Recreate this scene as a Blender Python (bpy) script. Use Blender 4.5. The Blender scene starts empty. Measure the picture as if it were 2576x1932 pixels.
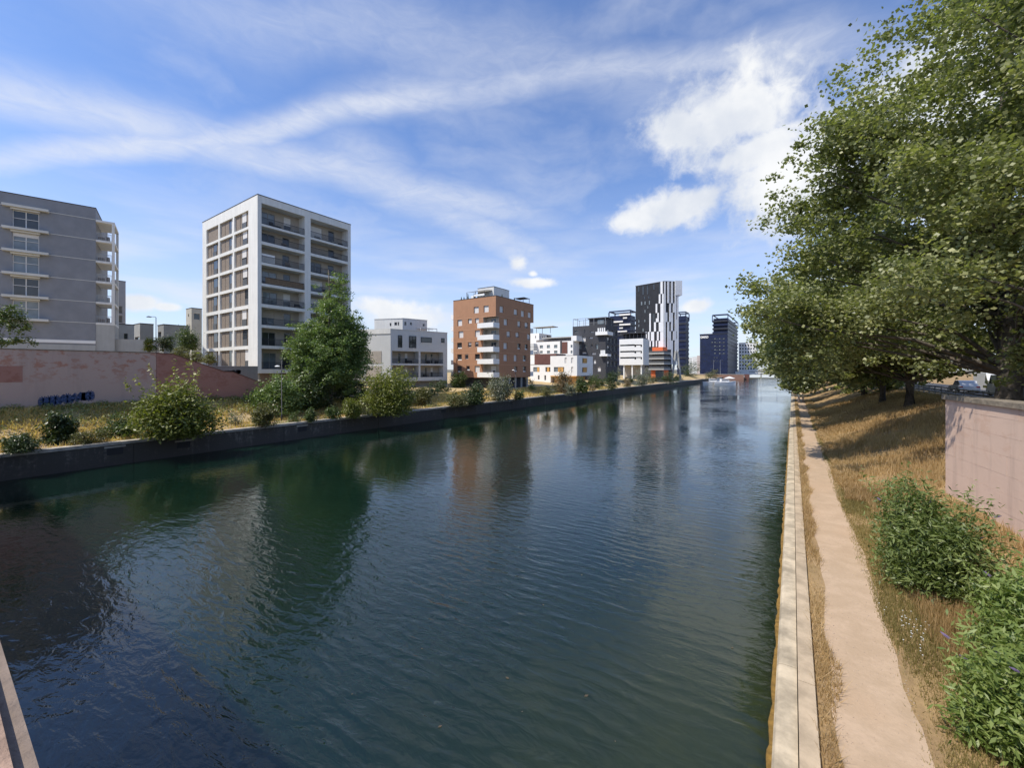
import bpy, math, random
import numpy as np
from mathutils import Vector

# ------------------------------------------------------------------ camera
FPX, CX, HY = 1028.3, 1288.0, 929.4      # focal length, centre and horizon in photograph pixels
YAW = math.atan((1994.0 - CX) / FPX)      # the canal (+Y) runs to the right of the view axis
CA, SA = math.cos(YAW), math.sin(YAW)
HC = 6.0                                  # eye height above the quay (quay = 0, water = -1.9)
scene = bpy.context.scene
cam = bpy.data.cameras.new('camera'); camo = bpy.data.objects.new('camera', cam)
scene.collection.objects.link(camo); scene.camera = camo
camo.location = (0, 0, HC); camo.rotation_euler = (math.radians(90), 0, YAW)
cam.sensor_width = 36; cam.lens = FPX / 2576 * 36
cam.shift_y = -(966.0 - HY) / 2576
cam.clip_start = 0.02; cam.clip_end = 9000

# ------------------------------------------------------------------ sun, sky, exposure
SUN_EL = math.radians(56)
TOSUN = Vector((-0.55 * math.cos(SUN_EL), -0.835 * math.cos(SUN_EL), math.sin(SUN_EL))).normalized()
sun = bpy.data.lights.new('sun', 'SUN'); suno = bpy.data.objects.new('sun', sun)
scene.collection.objects.link(suno)
sun.energy = 3.1; sun.angle = math.radians(0.55); sun.color = (1.0, 0.93, 0.82)
suno.rotation_euler = TOSUN.to_track_quat('Z', 'Y').to_euler(); suno.location = (-40, -40, 80)
vs = scene.view_settings
vs.view_transform = 'Standard'; vs.look = 'None'; vs.exposure = 0.62; vs.gamma = 1.0; vs.use_curve_mapping = False

def ray(u):
    t = (u - CX) / FPX
    return (t * CA - SA, t * SA + CA)
def skydir(u, v):                          # photograph pixel (1280-wide preview px are not used) -> az, el
    x, y = ray(u); z = (HY - v) / FPX
    L = math.sqrt(x * x + y * y + z * z)
    return x / L, y / L, z / L

world = bpy.data.worlds.new('World'); scene.world = world; world.use_nodes = True
wn, wl = world.node_tree.nodes, world.node_tree.links
wn.clear()
class NT:
    """tiny expression helper over a node tree"""
    def __init__(s, tree): s.t = tree; s.n = tree.nodes; s.l = tree.links
    def _in(s, sock, val):
        if hasattr(val, 'is_output'): s.l.new(val, sock)
        else: sock.default_value = val
    def m(s, op, a, b=0.0, c=None, clamp=False):
        n = s.n.new('ShaderNodeMath'); n.operation = op; n.use_clamp = clamp
        s._in(n.inputs[0], a); s._in(n.inputs[1], b)
        if c is not None: s._in(n.inputs[2], c)
        return n.outputs[0]
    def v(s, op, a, b=None, scale=None):
        n = s.n.new('ShaderNodeVectorMath'); n.operation = op
        s._in(n.inputs[0], a)
        if b is not None: s._in(n.inputs[1], b)
        if scale is not None: s._in(n.inputs['Scale'], scale)
        return n.outputs['Value'] if op in ('DOT_PRODUCT', 'LENGTH') else n.outputs[0]
    def noise(s, vec, scale, detail=4, rough=0.5, dist=0.0, col=False):
        n = s.n.new('ShaderNodeTexNoise'); s._in(n.inputs['Vector'], vec)
        n.inputs['Scale'].default_value = scale; n.inputs['Detail'].default_value = detail
        n.inputs['Roughness'].default_value = rough; n.inputs['Distortion'].default_value = dist
        return n.outputs['Color'] if col else n.outputs['Fac']
    def smooth(s, x, a, b):
        n = s.n.new('ShaderNodeMapRange'); n.interpolation_type = 'SMOOTHSTEP'
        s._in(n.inputs[0], x); n.inputs[1].default_value = a; n.inputs[2].default_value = b
        return n.outputs[0]
    def mix(s, f, a, b, mode='MIX'):
        n = s.n.new('ShaderNodeMix'); n.data_type = 'RGBA'; n.blend_type = mode
        s._in(n.inputs[0], f); s._in(n.inputs[6], a); s._in(n.inputs[7], b)
        return n.outputs[2]
    def comb(s, x, y, z):
        n = s.n.new('ShaderNodeCombineXYZ')
        for i, q in enumerate((x, y, z)): s._in(n.inputs[i], q)
        return n.outputs[0]
    def sep(s, vct):
        n = s.n.new('ShaderNodeSeparateXYZ'); s._in(n.inputs[0], vct); return n.outputs

def build_sky():
    g = NT(world.node_tree)
    out = wn.new('ShaderNodeOutputWorld'); bg = wn.new('ShaderNodeBackground')
    bg.inputs['Strength'].default_value = 0.15
    sky = wn.new('ShaderNodeTexSky'); sky.sky_type = 'NISHITA'; sky.sun_disc = False
    sky.sun_elevation = SUN_EL; sky.sun_rotation = math.atan2(TOSUN.x, TOSUN.y)
    sky.air_density = 1.0; sky.dust_density = 0.6; sky.ozone_density = 2.2; sky.altitude = 150
    tc = wn.new('ShaderNodeTexCoord'); d = tc.outputs['Generated']
    x, y, z = g.sep(d)
    az = g.m('ARCTAN2', x, y); el = g.m('ARCSINE', z)
    warp = g.v('SUBTRACT', g.noise(d, 3.0, 5, 0.55, col=True), (0.5, 0.5, 0.5))
    fine = g.noise(d, 9.0, 8, 0.62)
    # long cirrus bands, each along a great circle
    def band(p1, p2, w, wamp, ext):
        a = Vector(skydir(*p1)); b = Vector(skydir(*p2)); n = a.cross(b).normalized()
        mid = (a + b).normalized()
        dw = g.v('ADD', d, g.v('SCALE', warp, scale=wamp))
        dist = g.m('DIVIDE', g.v('DOT_PRODUCT', dw, tuple(n)), w)
        prof = g.m('EXPONENT', g.m('MULTIPLY', g.m('MULTIPLY', dist, dist), -1.0))
        along = g.smooth(g.v('DOT_PRODUCT', d, tuple(mid)), math.cos(ext), math.cos(ext * 0.45))
        return g.m('MULTIPLY', prof, along)
    bands = g.m('MULTIPLY', band((0, 235), (1120, 485), 0.038, 0.075, 0.75), 0.58)
    bands = g.m('MAXIMUM', bands, g.m('MULTIPLY', band((250, 385), (1000, 255), 0.025, 0.08, 0.55), 0.68))
    bands = g.m('MAXIMUM', bands, g.m('MULTIPLY', band((950, 250), (2100, 100), 0.034, 0.11, 0.62), 0.5))
    bands = g.m('MAXIMUM', bands, g.m('MULTIPLY', band((1050, 480), (1300, 600), 0.055, 0.16, 0.40), 0.5))
    bands = g.m('MAXIMUM', bands, g.m('MULTIPLY', band((800, 60), (1500, 190), 0.06, 0.2, 0.7), 0.32))
    streak = g.noise(g.comb(g.m('MULTIPLY', az, 1.0), g.m('MULTIPLY', el, 3.0), 0.3), 13.0, 8, 0.66, 0.8)
    bands = g.m('MULTIPLY', bands, g.m('ADD', 0.35, g.m('MULTIPLY', streak, 1.25)), clamp=True)
    # thin veil everywhere, streaked along the horizon direction
    veil = g.smooth(g.noise(g.v('ADD', g.comb(az, g.m('MULTIPLY', el, 2.6), 0.0), g.v('SCALE', warp, scale=0.35)), 2.2, 6, 0.56), 0.42, 0.78)
    veil = g.m('ADD', 0.02, g.m('MULTIPLY', veil, 0.40))
    low = g.smooth(el, 0.50, 0.02)
    lowveil = g.m('MULTIPLY', low, g.m('ADD', 0.46, g.m('MULTIPLY', g.smooth(g.noise(g.comb(az, g.m('MULTIPLY', el, 5.0), 3.0), 3.0, 6, 0.55), 0.4, 0.7), 0.5)))
    cir = g.m('MAXIMUM', g.m('MAXIMUM', bands, veil), lowveil)
    # cumulus
    def blob(u, v, ru, rv, amp=1.0):
        a = skydir(u, v)
        a0 = math.atan2(a[0], a[1]); e0 = math.asin(a[2])
        b = skydir(u + ru, v); c = skydir(u, v - rv)
        wa = abs(math.atan2(b[0], b[1]) - a0); we = abs(math.asin(c[2]) - e0)
        q = g.m('DIVIDE', g.m('SUBTRACT', az, a0), wa); r = g.m('DIVIDE', g.m('SUBTRACT', el, e0), we)
        return g.m('SUBTRACT', amp, g.m('SQRT', g.m('ADD', g.m('MULTIPLY', q, q), g.m('MULTIPLY', r, r))))
    bl = None
    for args in ((1840, 300, 230, 160), (1990, 430, 240, 180), (1720, 330, 120, 80), (2350, 300, 350, 260), (1900, 380, 200, 90),
                 (1700, 525, 150, 60), (1610, 555, 110, 36), (1770, 500, 60, 40),
                 (1304, 662, 28, 22), (1340, 688, 14, 10), (980, 775, 120, 32), (1010, 800, 90, 30), (345, 760, 60, 20), (420, 772, 40, 12),
                 (1750, 770, 45, 18), (1330, 710, 60, 14), (150, 560, 0.1, 0.1),
                 (-900, 500, 260, 90), (3600, 560, 500, 160)):
        b = blob(*args); bl = b if bl is None else g.m('MAXIMUM', bl, b)
    nz = g.m('SUBTRACT', g.noise(d, 11.0, 9, 0.6, 0.3), 0.5)
    nz3 = g.m('SUBTRACT', g.noise(d, 34.0, 6, 0.6, 0.4), 0.5)
    nz2 = g.m('SUBTRACT', g.noise(d, 4.5, 4, 0.5), 0.5)
    cum = g.m('ADD', bl, g.m('ADD', g.m('MULTIPLY', nz, 1.5), g.m('ADD', g.m('MULTIPLY', nz3, 0.9), g.m('MULTIPLY', nz2, 1.1))))
    cumm = g.smooth(cum, -0.25, 0.55)
    shade = g.smooth(g.noise(g.v('ADD', d, (0, 0, 0.03)), 7.0, 6, 0.55), 0.3, 0.7)
    ccol = g.mix(shade, (3.2, 3.4, 3.75, 1), (4.4, 4.42, 4.4, 1))
    blue = g.mix(1.0, sky.outputs[0], (0.60, 0.70, 0.88, 1), 'MULTIPLY')
    c1 = g.mix(cir, blue, (3.6, 3.75, 4.1, 1))
    c2 = g.mix(g.m('MULTIPLY', cumm, 0.95), c1, ccol)
    wl.new(c2, bg.inputs['Color']); wl.new(bg.outputs[0], out.inputs[0])
build_sky()

# ------------------------------------------------------------------ pixel helpers
def W(u, d):
    x, y = ray(u); return (x * d, y * d)
def Z(v, d): return HC + (HY - v) * d / FPX
CROPS = {'K1': (0, 440, .27733), 'K2': (480, 460, .30144), 'K3': (860, 700, .23508), 'K4': (1320, 680, .26221),
         'K5': (0, 840, .28933), 'K6': (600, 880, .28933), 'K7': (1800, 700, .35081), 'K8': (1850, 1150, .47143),
         'L1': (1330, 690, .10398), 'L2': (1320, 780, .12055), 'L3': (1530, 690, .16277), 'L4': (1720, 760, .18088),
         'L5': (1950, 900, .28300), 'L6': (280, 760, .12658), 'L8': (1100, 700, .15672), 'D': (0, 0, 1.16456)}
def C(k, x, y):
    a, b, s = CROPS[k]; return a + x * s, b + y * s
def CU(k, x): return C(k, x, 0)[0]
def CV(k, y): return C(k, 0, y)[1]

def sstep(a, b, x):
    t = min(1, max(0, (x - a) / (b - a))); return t * t * (3 - 2 * t)
def zL(x, y):                              # left bank
    top = 2.6 - 1.2 * sstep(18, 34, y)
    return top * sstep(-49.6, -55.5, x) + 0.9 * sstep(-56, -75, x)
def bankslope(y): return 0.06 + 0.34 * sstep(11, 25, y)
def zR(x, y):                              # right bank
    s = bankslope(y); e = 10.5
    t = max(0.0, x - 2.3)
    if t < 0.8: base = s * t * t / 1.6
    else: base = s * (t - 0.4)
    top = s * (e - 2.7)
    lim = max(top, 3.1 * sstep(10.5, 14, x)) if x > e else base
    return min(base, top) if x <= e else lim
def hit_ground(u, v, zf):
    x, y = ray(u); k = (HY - v) / FPX
    lo, hi = 3.0, 400.0
    def f(t): return HC + k * t - zf(x * t, y * t)
    t = lo
    while t < hi and f(t) > 0: t += 0.5
    return x * t, y * t, t

# ------------------------------------------------------------------ materials
MATS = {}
def mat(name, col, rough=0.8, var=0.10, scale=1.2, bump=0.0, bscale=12.0, metal=0.0, spec=0.3, streak=0.0):
    if name in MATS: return MATS[name]
    m = bpy.data.materials.new(name); m.use_nodes = True; t = m.node_tree
    g = NT(t); b = t.nodes['Principled BSDF']
    b.inputs['Roughness'].default_value = rough; b.inputs['Metallic'].default_value = metal
    b.inputs['Specular IOR Level'].default_value = spec
    pos = t.nodes.new('ShaderNodeNewGeometry').outputs['Position']
    n = g.noise(pos, scale, 5, 0.6)
    if streak:
        s = g.noise(g.v('MULTIPLY', pos, (1.0, 1.0, 0.08)), 2.2, 5, 0.65)
        n = g.m('ADD', g.m('MULTIPLY', n, 1 - streak), g.m('MULTIPLY', s, streak))
    f = g.smooth(n, 0.28, 0.72)
    a = tuple(max(0, c * (1 - var)) for c in col) + (1,); c2 = tuple(min(1, c * (1 + var)) for c in col) + (1,)
    t.links.new(g.mix(f, a, c2), b.inputs['Base Color'])
    if bump:
        bn = t.nodes.new('ShaderNodeBump'); bn.inputs['Distance'].default_value = bump; bn.inputs['Strength'].default_value = 1.0
        t.links.new(g.noise(pos, bscale, 5, 0.6), bn.inputs['Height']); t.links.new(bn.outputs[0], b.inputs['Normal'])
    MATS[name] = m; return m
def leafmat(name, a, b, c, transl=0.35):
    """a dark, b mid, c light leaf colour; every leaf carries its own random value"""
    m = bpy.data.materials.new(name); m.use_nodes = True; t = m.node_tree; g = NT(t); p = t.nodes['Principled BSDF']
    at = t.nodes.new('ShaderNodeAttribute'); at.attribute_name = 'tint'
    r = t.nodes.new('ShaderNodeValToRGB')
    e = r.color_ramp.elements
    e[0].color = a + (1,); e[1].color = c + (1,); e[1].position = 0.95; q = e.new(0.45); q.color = b + (1,)
    t.links.new(at.outputs['Fac'], r.inputs[0]); t.links.new(r.outputs[0], p.inputs['Base Color'])
    p.inputs['Roughness'].default_value = 0.42; p.inputs['Specular IOR Level'].default_value = 0.45
    tr = t.nodes.new('ShaderNodeBsdfTranslucent'); mx = t.nodes.new('ShaderNodeMixShader'); mx.inputs[0].default_value = transl
    t.links.new(g.mix(1.0, r.outputs[0], (1.0, 1.15, 0.45, 1), 'MULTIPLY'), tr.inputs[0])
    t.links.new(p.outputs[0], mx.inputs[1]); t.links.new(tr.outputs[0], mx.inputs[2])
    t.links.new(mx.outputs[0], t.nodes['Material Output'].inputs[0])
    MATS[name] = m; return m

def glassmat(name, col, rough=0.04):
    m = mat(name, col, rough, 0.25, 0.7, spec=0.7); return m

WHITE = mat('white_render', (.70, .70, .67), .85, .09, .6, streak=.7)
WHITE2 = mat('grey_white_render', (.58, .59, .58), .85, .05, .6, streak=.4)
WHITED = mat('bright_white_paint', (.8, .8, .78), .7, .03, .6)
BEIGE = mat('beige_wall', (.40, .36, .31), .85, .08, .8)
BROWNP = mat('brown_panel', (.235, .195, .16), .8, .16, 6.0)
GREYW = mat('grey_cladding', (.235, .245, .265), .8, .08, .8, bump=.004, bscale=9)
GREYT = mat('grey_trim', (.60, .60, .56), .8, .06, 1.0)
CONC = mat('pale_concrete', (.40, .40, .38), .88, .1, .9, streak=.5)
CONCD = mat('mid_concrete', (.27, .26, .235), .9, .12, .7, streak=.5)
TERRA = mat('terracotta_render', (.40, .215, .125), .85, .07, .7, streak=.4)
TERRAT = mat('terracotta_trim', (.55, .33, .21), .85, .05, .7)
DARKB = mat('charcoal_cladding', (.055, .057, .065), .75, .12, .5)
DARKR = mat('roof_edge', (.05, .05, .055), .7, .1, 1)
BLACKC = mat('black_cladding', (.033, .037, .05), .5, .2, .4)
SWAN = mat('blue_black_cladding', (.014, .022, .06), .45, .25, .3)
STRIPE = mat('white_strip_cladding', (.68, .70, .73), .6, .06, .3)
REDM = mat('maroon_panel', (.15, .068, .055), .7, .1, 1)
ORANGE = mat('orange_cladding', (.75, .17, .06), .6, .06, 1)
OCHRE = mat('ochre_shutter', (.60, .33, .10), .7, .1, 2)
GLASS = glassmat('window_glass', (.035, .042, .05))
GLASSB = glassmat('pale_reflecting_glass', (.16, .19, .21), .06)
FRAME = mat('window_frame', (.30, .30, .30), .6, .05, 1)
FRAMEW = mat('white_window_frame', (.68, .68, .66), .6, .04, 1)
BLIND = mat('white_roller_blind', (.66, .65, .63), .7, .04, 2)
METAL = mat('galvanised_metal', (.32, .33, .34), .45, .08, 2, metal=.6)
DMETAL = mat('dark_metal', (.045, .045, .05), .5, .1, 2, metal=.3)
RAILG = mat('railing_panel', (.10, .105, .11), .5, .15, 2)
BARK = mat('bark', (.115, .098, .08), .95, .35, 5, bump=.03, bscale=9)
STEMM = mat('stem', (.13, .10, .07), .95, .25, 5)

# ------------------------------------------------------------------ mesh helpers
COL = scene.collection
def tag(o, label=None, cat=None, group=None, kind=None):
    if label: o['label'] = label
    if cat: o['category'] = cat
    if group: o['group'] = group
    if kind: o['kind'] = kind
    return o
def empty(name, loc, label, cat, group=None):
    o = bpy.data.objects.new(name, None); COL.objects.link(o); o.location = loc
    o.empty_display_size = .3
    return tag(o, label, cat, group)
class MB:
    def __init__(s): s.v = []; s.f = []
    def poly(s, pts):
        i = len(s.v); s.v += [tuple(p) for p in pts]; s.f.append(tuple(range(i, i + len(pts))))
    def hexa(s, p):                        # 8 corners: bottom ring 0-3, top ring 4-7
        i = len(s.v); s.v += [tuple(q) for q in p]
        for q in ((3, 2, 1, 0), (4, 5, 6, 7), (0, 1, 5, 4), (1, 2, 6, 5), (2, 3, 7, 6), (3, 0, 4, 7)):
            s.f.append(tuple(i + k for k in q))
    def box(s, x0, x1, y0, y1, z0, z1):
        s.hexa(((x0, y0, z0), (x1, y0, z0), (x1, y1, z0), (x0, y1, z0), (x0, y0, z1), (x1, y0, z1), (x1, y1, z1), (x0, y1, z1)))
    def prism(s, ring, z0, z1, cap=True):
        n = len(ring); i = len(s.v)
        zz0 = z0 if hasattr(z0, '__len__') else [z0] * n; zz1 = z1 if hasattr(z1, '__len__') else [z1] * n
        s.v += [(p[0], p[1], zz0[k]) for k, p in enumerate(ring)] + [(p[0], p[1], zz1[k]) for k, p in enumerate(ring)]
        for k in range(n):
            j = (k + 1) % n; s.f.append((i + k, i + j, i + n + j, i + n + k))
        if cap: s.f.append(tuple(i + n + k for k in range(n))); s.f.append(tuple(i + n - 1 - k for k in range(n)))
    def tube(s, pts, rad, n=6, cap=True):
        pts = [Vector(p) for p in pts]; rad = rad if hasattr(rad, '__len__') else [rad] * len(pts)
        rings = []
        for k, p in enumerate(pts):
            dv = (pts[min(k + 1, len(pts) - 1)] - pts[max(k - 1, 0)]).normalized()
            a = dv.cross(Vector((0, 0, 1)))
            if a.length < 1e-3: a = dv.cross(Vector((1, 0, 0)))
            a.normalize(); b = dv.cross(a)
            i = len(s.v)
            for q in range(n):
                w = 2 * math.pi * q / n; s.v.append(tuple(p + (a * math.cos(w) + b * math.sin(w)) * rad[k]))
            rings.append(i)
        for k in range(len(rings) - 1):
            for q in range(n):
                r = (q + 1) % n; s.f.append((rings[k] + q, rings[k] + r, rings[k + 1] + r, rings[k + 1] + q))
        if cap:
            s.f.append(tuple(rings[0] + n - 1 - q for q in range(n))); s.f.append(tuple(rings[-1] + q for q in range(n)))
    def lathe(s, prof, n=12, c=(0, 0, 0)):
        rings = []
        for r, z in prof:
            i = len(s.v)
            for q in range(n):
                w = 2 * math.pi * q / n; s.v.append((c[0] + r * math.cos(w), c[1] + r * math.sin(w), c[2] + z))
            rings.append(i)
        for k in range(len(rings) - 1):
            for q in range(n):
                r2 = (q + 1) % n; s.f.append((rings[k] + q, rings[k] + r2, rings[k + 1] + r2, rings[k + 1] + q))
        s.f.append(tuple(rings[-1] + q for q in range(n))); s.f.append(tuple(rings[0] + n - 1 - q for q in range(n)))
    def mesh(s, name, m):
        me = bpy.data.meshes.new(name); me.from_pydata(s.v, [], s.f); me.materials.append(m); me.update(); return me
    def build(s, name, m, parent=None, smooth=False, origin=None):
        o0 = Vector((0, 0, 0)) if origin is None else Vector(origin)
        if parent is not None:
            q = parent; o0 = Vector((0, 0, 0))
            while q is not None: o0 = o0 + Vector(q.location); q = q.parent
        if o0.length > 0: s.v = [(a - o0.x, b - o0.y, c - o0.z) for a, b, c in s.v]
        me = s.mesh(name, m)
        if smooth: me.polygons.foreach_set('use_smooth', [True] * len(me.polygons))
        o = bpy.data.objects.new(name, me); COL.objects.link(o)
        if parent is not None: o.parent = parent
        elif origin is not None: o.location = o0
        return o

class Face:
    """a vertical building face from P to Q (plan points), seen from the canal bridge side"""
    def __init__(s, P, Q, flip=None):
        s.P = Vector((P[0], P[1])); s.Q = Vector((Q[0], Q[1])); s.L = (s.Q - s.P).length; s.d = (s.Q - s.P) / s.L
        n = Vector((s.d.y, -s.d.x))
        if flip is None:
            if n.dot(-s.P) < 0: n = -n
        elif flip: n = -n
        s.n = n
    def hit(s, u, v=HY):
        x, y = ray(u); det = s.d.x * (-y) + x * s.d.y
        a = (-s.P.x * (-y) + x * (-s.P.y)) / det
        px, py = s.P.x + a * s.d.x, s.P.y + a * s.d.y
        t = px / x if abs(x) > abs(y) else py / y
        return a, Z(v, t)
    def rect(s, k, x0, y0, x1, y1):
        u0, v0 = C(k, x0, y0); u1, v1 = C(k, x1, y1); um = (u0 + u1) / 2
        a0 = s.hit(u0)[0]; a1 = s.hit(u1)[0]
        return (min(a0, a1), max(a0, a1), s.hit(um, v1)[1], s.hit(um, v0)[1])
    def pt(s, a, z, o=0.0):
        p = s.P + s.d * a + s.n * o; return (p.x, p.y, z)
    def xy(s, a, o=0.0):
        p = s.P + s.d * a + s.n * o; return (p.x, p.y)
    def box(s, mb, a0, a1, z0, z1, o0, o1):
        mb.hexa((s.pt(a0, z0, o1), s.pt(a1, z0, o1), s.pt(a1, z0, o0), s.pt(a0, z0, o0),
                 s.pt(a0, z1, o1), s.pt(a1, z1, o1), s.pt(a1, z1, o0), s.pt(a0, z1, o0)))
    def part(s, name, m, parent, a0, a1, z0, z1, o0, o1):
        mb = MB(); s.box(mb, a0, a1, z0, z1, o0, o1); return mb.build(name, m, parent)
    def wall(s, parent, m, a0, a1, z0, z1, holes=(), depth=.25, name='wall', o=0.0):
        mb = MB(); e = 1e-4
        A = sorted({round(q, 4) for q in [a0, a1] + [min(a1, max(a0, h[i])) for h in holes for i in (0, 1)]})
        B = sorted({round(q, 4) for q in [z0, z1] + [min(z1, max(z0, h[i])) for h in holes for i in (2, 3)]})
        for i in range(len(A) - 1):
            run = None
            for j in range(len(B) - 1):
                ca, cb = (A[i] + A[i + 1]) / 2, (B[j] + B[j + 1]) / 2
                solid = not any(h[0] < ca < h[1] and h[2] < cb < h[3] for h in holes)
                if solid and run is None: run = B[j]
                if run is not None and (not solid or j == len(B) - 2):
                    top = B[j + 1] if solid else B[j]
                    mb.poly((s.pt(A[i], run, o), s.pt(A[i + 1], run, o), s.pt(A[i + 1], top, o), s.pt(A[i], top, o))); run = None
        for h in holes:
            q = [(h[0], h[2]), (h[1], h[2]), (h[1], h[3]), (h[0], h[3])]
            for k in range(4):
                b, c = q[k], q[(k + 1) % 4]
                mb.poly((s.pt(*b, o), s.pt(*c, o), s.pt(*c, o - depth), s.pt(*b, o - depth)))
        return mb.build(name, m, parent)
    def window(s, parent, r, depth=.25, fm=FRAME, gm=GLASS, blind=0.0, mull=0, ft=.07, bm=BLIND, o=0.0, rail=False):
        a0, a1, z0, z1 = r; w = a1 - a0
        mb = MB(); q0, q1 = o - depth, o - depth + .07
        s.box(mb, a0, a0 + ft, z0, z1, q0, q1); s.box(mb, a1 - ft, a1, z0, z1, q0, q1)
        s.box(mb, a0 + ft, a1 - ft, z0, z0 + ft, q0, q1); s.box(mb, a0 + ft, a1 - ft, z1 - ft, z1, q0, q1)
        for k in range(mull):
            c = a0 + w * (k + 1) / (mull + 1); s.box(mb, c - ft / 2, c + ft / 2, z0 + ft, z1 - ft, q0, q1)
        f = mb.build('window', fm, parent)
        g = MB(); s.box(g, a0 + ft * .5, a1 - ft * .5, z0 + ft * .5, z1 - ft * .5, q0 + .015, q0 + .03); g.build('pane', gm, f)
        if blind > 0:
            b = MB(); s.box(b, a0 + .02, a1 - .02, z1 - (z1 - z0) * blind, z1 - .01, q1 + .01, q1 + .04); b.build('blind', bm, f)
        if rail:
            b = MB(); s.box(b, a0 + .02, a1 - .02, z0 + .02, z0 + (z1 - z0) * .42, q1 + .05, q1 + .08); b.build('guard', RAILG, f)
        return f

# ================================================================== the setting
XL = -46.0                                  # left quay face
WZ = -1.9
def groundmat(name, cols, scale, bump=.03):
    m = bpy.data.materials.new(name); m.use_nodes = True; t = m.node_tree; g = NT(t); b = t.nodes['Principled BSDF']
    b.inputs['Roughness'].default_value = .95; b.inputs['Specular IOR Level'].default_value = .1
    pos = t.nodes.new('ShaderNodeNewGeometry').outputs['Position']
    n1 = g.noise(pos, scale, 6, .62, .4); n2 = g.noise(pos, scale * .23, 3, .5); n3 = g.noise(pos, scale * 9, 4, .6)
    c = g.mix(g.smooth(n1, .35, .65), cols[0] + (1,), cols[1] + (1,))
    c = g.mix(g.m('MULTIPLY', g.smooth(n2, .52, .68), .75), c, cols[2] + (1,))
    c = g.mix(g.m('MULTIPLY', g.smooth(n3, .4, .7), .35), c, cols[3] + (1,))
    t.links.new(c, b.inputs['Base Color'])
    bn = t.nodes.new('ShaderNodeBump'); bn.inputs['Distance'].default_value = bump
    t.links.new(g.noise(pos, scale * 6, 5, .7), bn.inputs['Height']); t.links.new(bn.outputs[0], b.inputs['Normal'])
    MATS[name] = m; return m
SOILR = groundmat('dry_bank_soil', ((.29, .195, .10), (.38, .26, .13), (.20, .15, .07), (.20, .135, .08)), 1.1)
SOILL = groundmat('dry_meadow_soil', ((.44, .32, .15), (.52, .39, .21), (.24, .23, .09), (.54, .42, .29)), .8)
SAND = groundmat('pink_sand', ((.43, .315, .21), (.50, .37, .255), (.47, .335, .22), (.38, .28, .19)), 1.3, .012)
FARG = groundmat('distant_ground', ((.16, .15, .12), (.2, .18, .14), (.1, .12, .06), (.22, .2, .18)), .05)
ASPH = mat('asphalt', (.075, .075, .08), .9, .15, 2, bump=.003, bscale=60)

def grid(name, xs, ys, zf, m, jit=0.0):
    mb = MB(); rnd = random.Random(4)
    for y in ys:
        for x in xs: mb.v.append((x, y, zf(x, y) + (rnd.uniform(-jit, jit) if jit else 0)))
    n = len(xs)
    for j in range(len(ys) - 1):
        for i in range(n - 1): mb.f.append((j * n + i, j * n + i + 1, (j + 1) * n + i + 1, (j + 1) * n + i))
    o = mb.build(name, m, smooth=True); return tag(o, kind='structure')
ysR = [-200, -60] + [float(i) for i in range(-20, 121)] + [140, 180, 240, 362]
ysL = [-200, -60, -30] + [float(i) for i in range(-10, 130, 2)] + [150, 200, 260, 362]
grid('ground_right_bank', [.34 + .4 * i for i in range(40)] + [17, 20, 30, 60, 200, 800, 4000], ysR, zR, SOILR)
grid('ground_left_bank', [-4000, -800, -250, -120, -90, -80] + [-76 + 1.0 * i for i in range(30)] + [XL + .2 - .6], ysL, zL, SOILL)
grid('ground_far', [-5000, -1000, -200, XL, -31.4], [362.2, 420, 800, 7000], lambda x, y: 1.2, FARG)
grid('ground_far_right', [.34, 200, 1000, 5000], [362, 420, 800, 7000], lambda x, y: 1.1, FARG)
grid('ground_beyond', [-31.4, .34], [460, 800, 7000], lambda x, y: 1.0, FARG)

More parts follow.
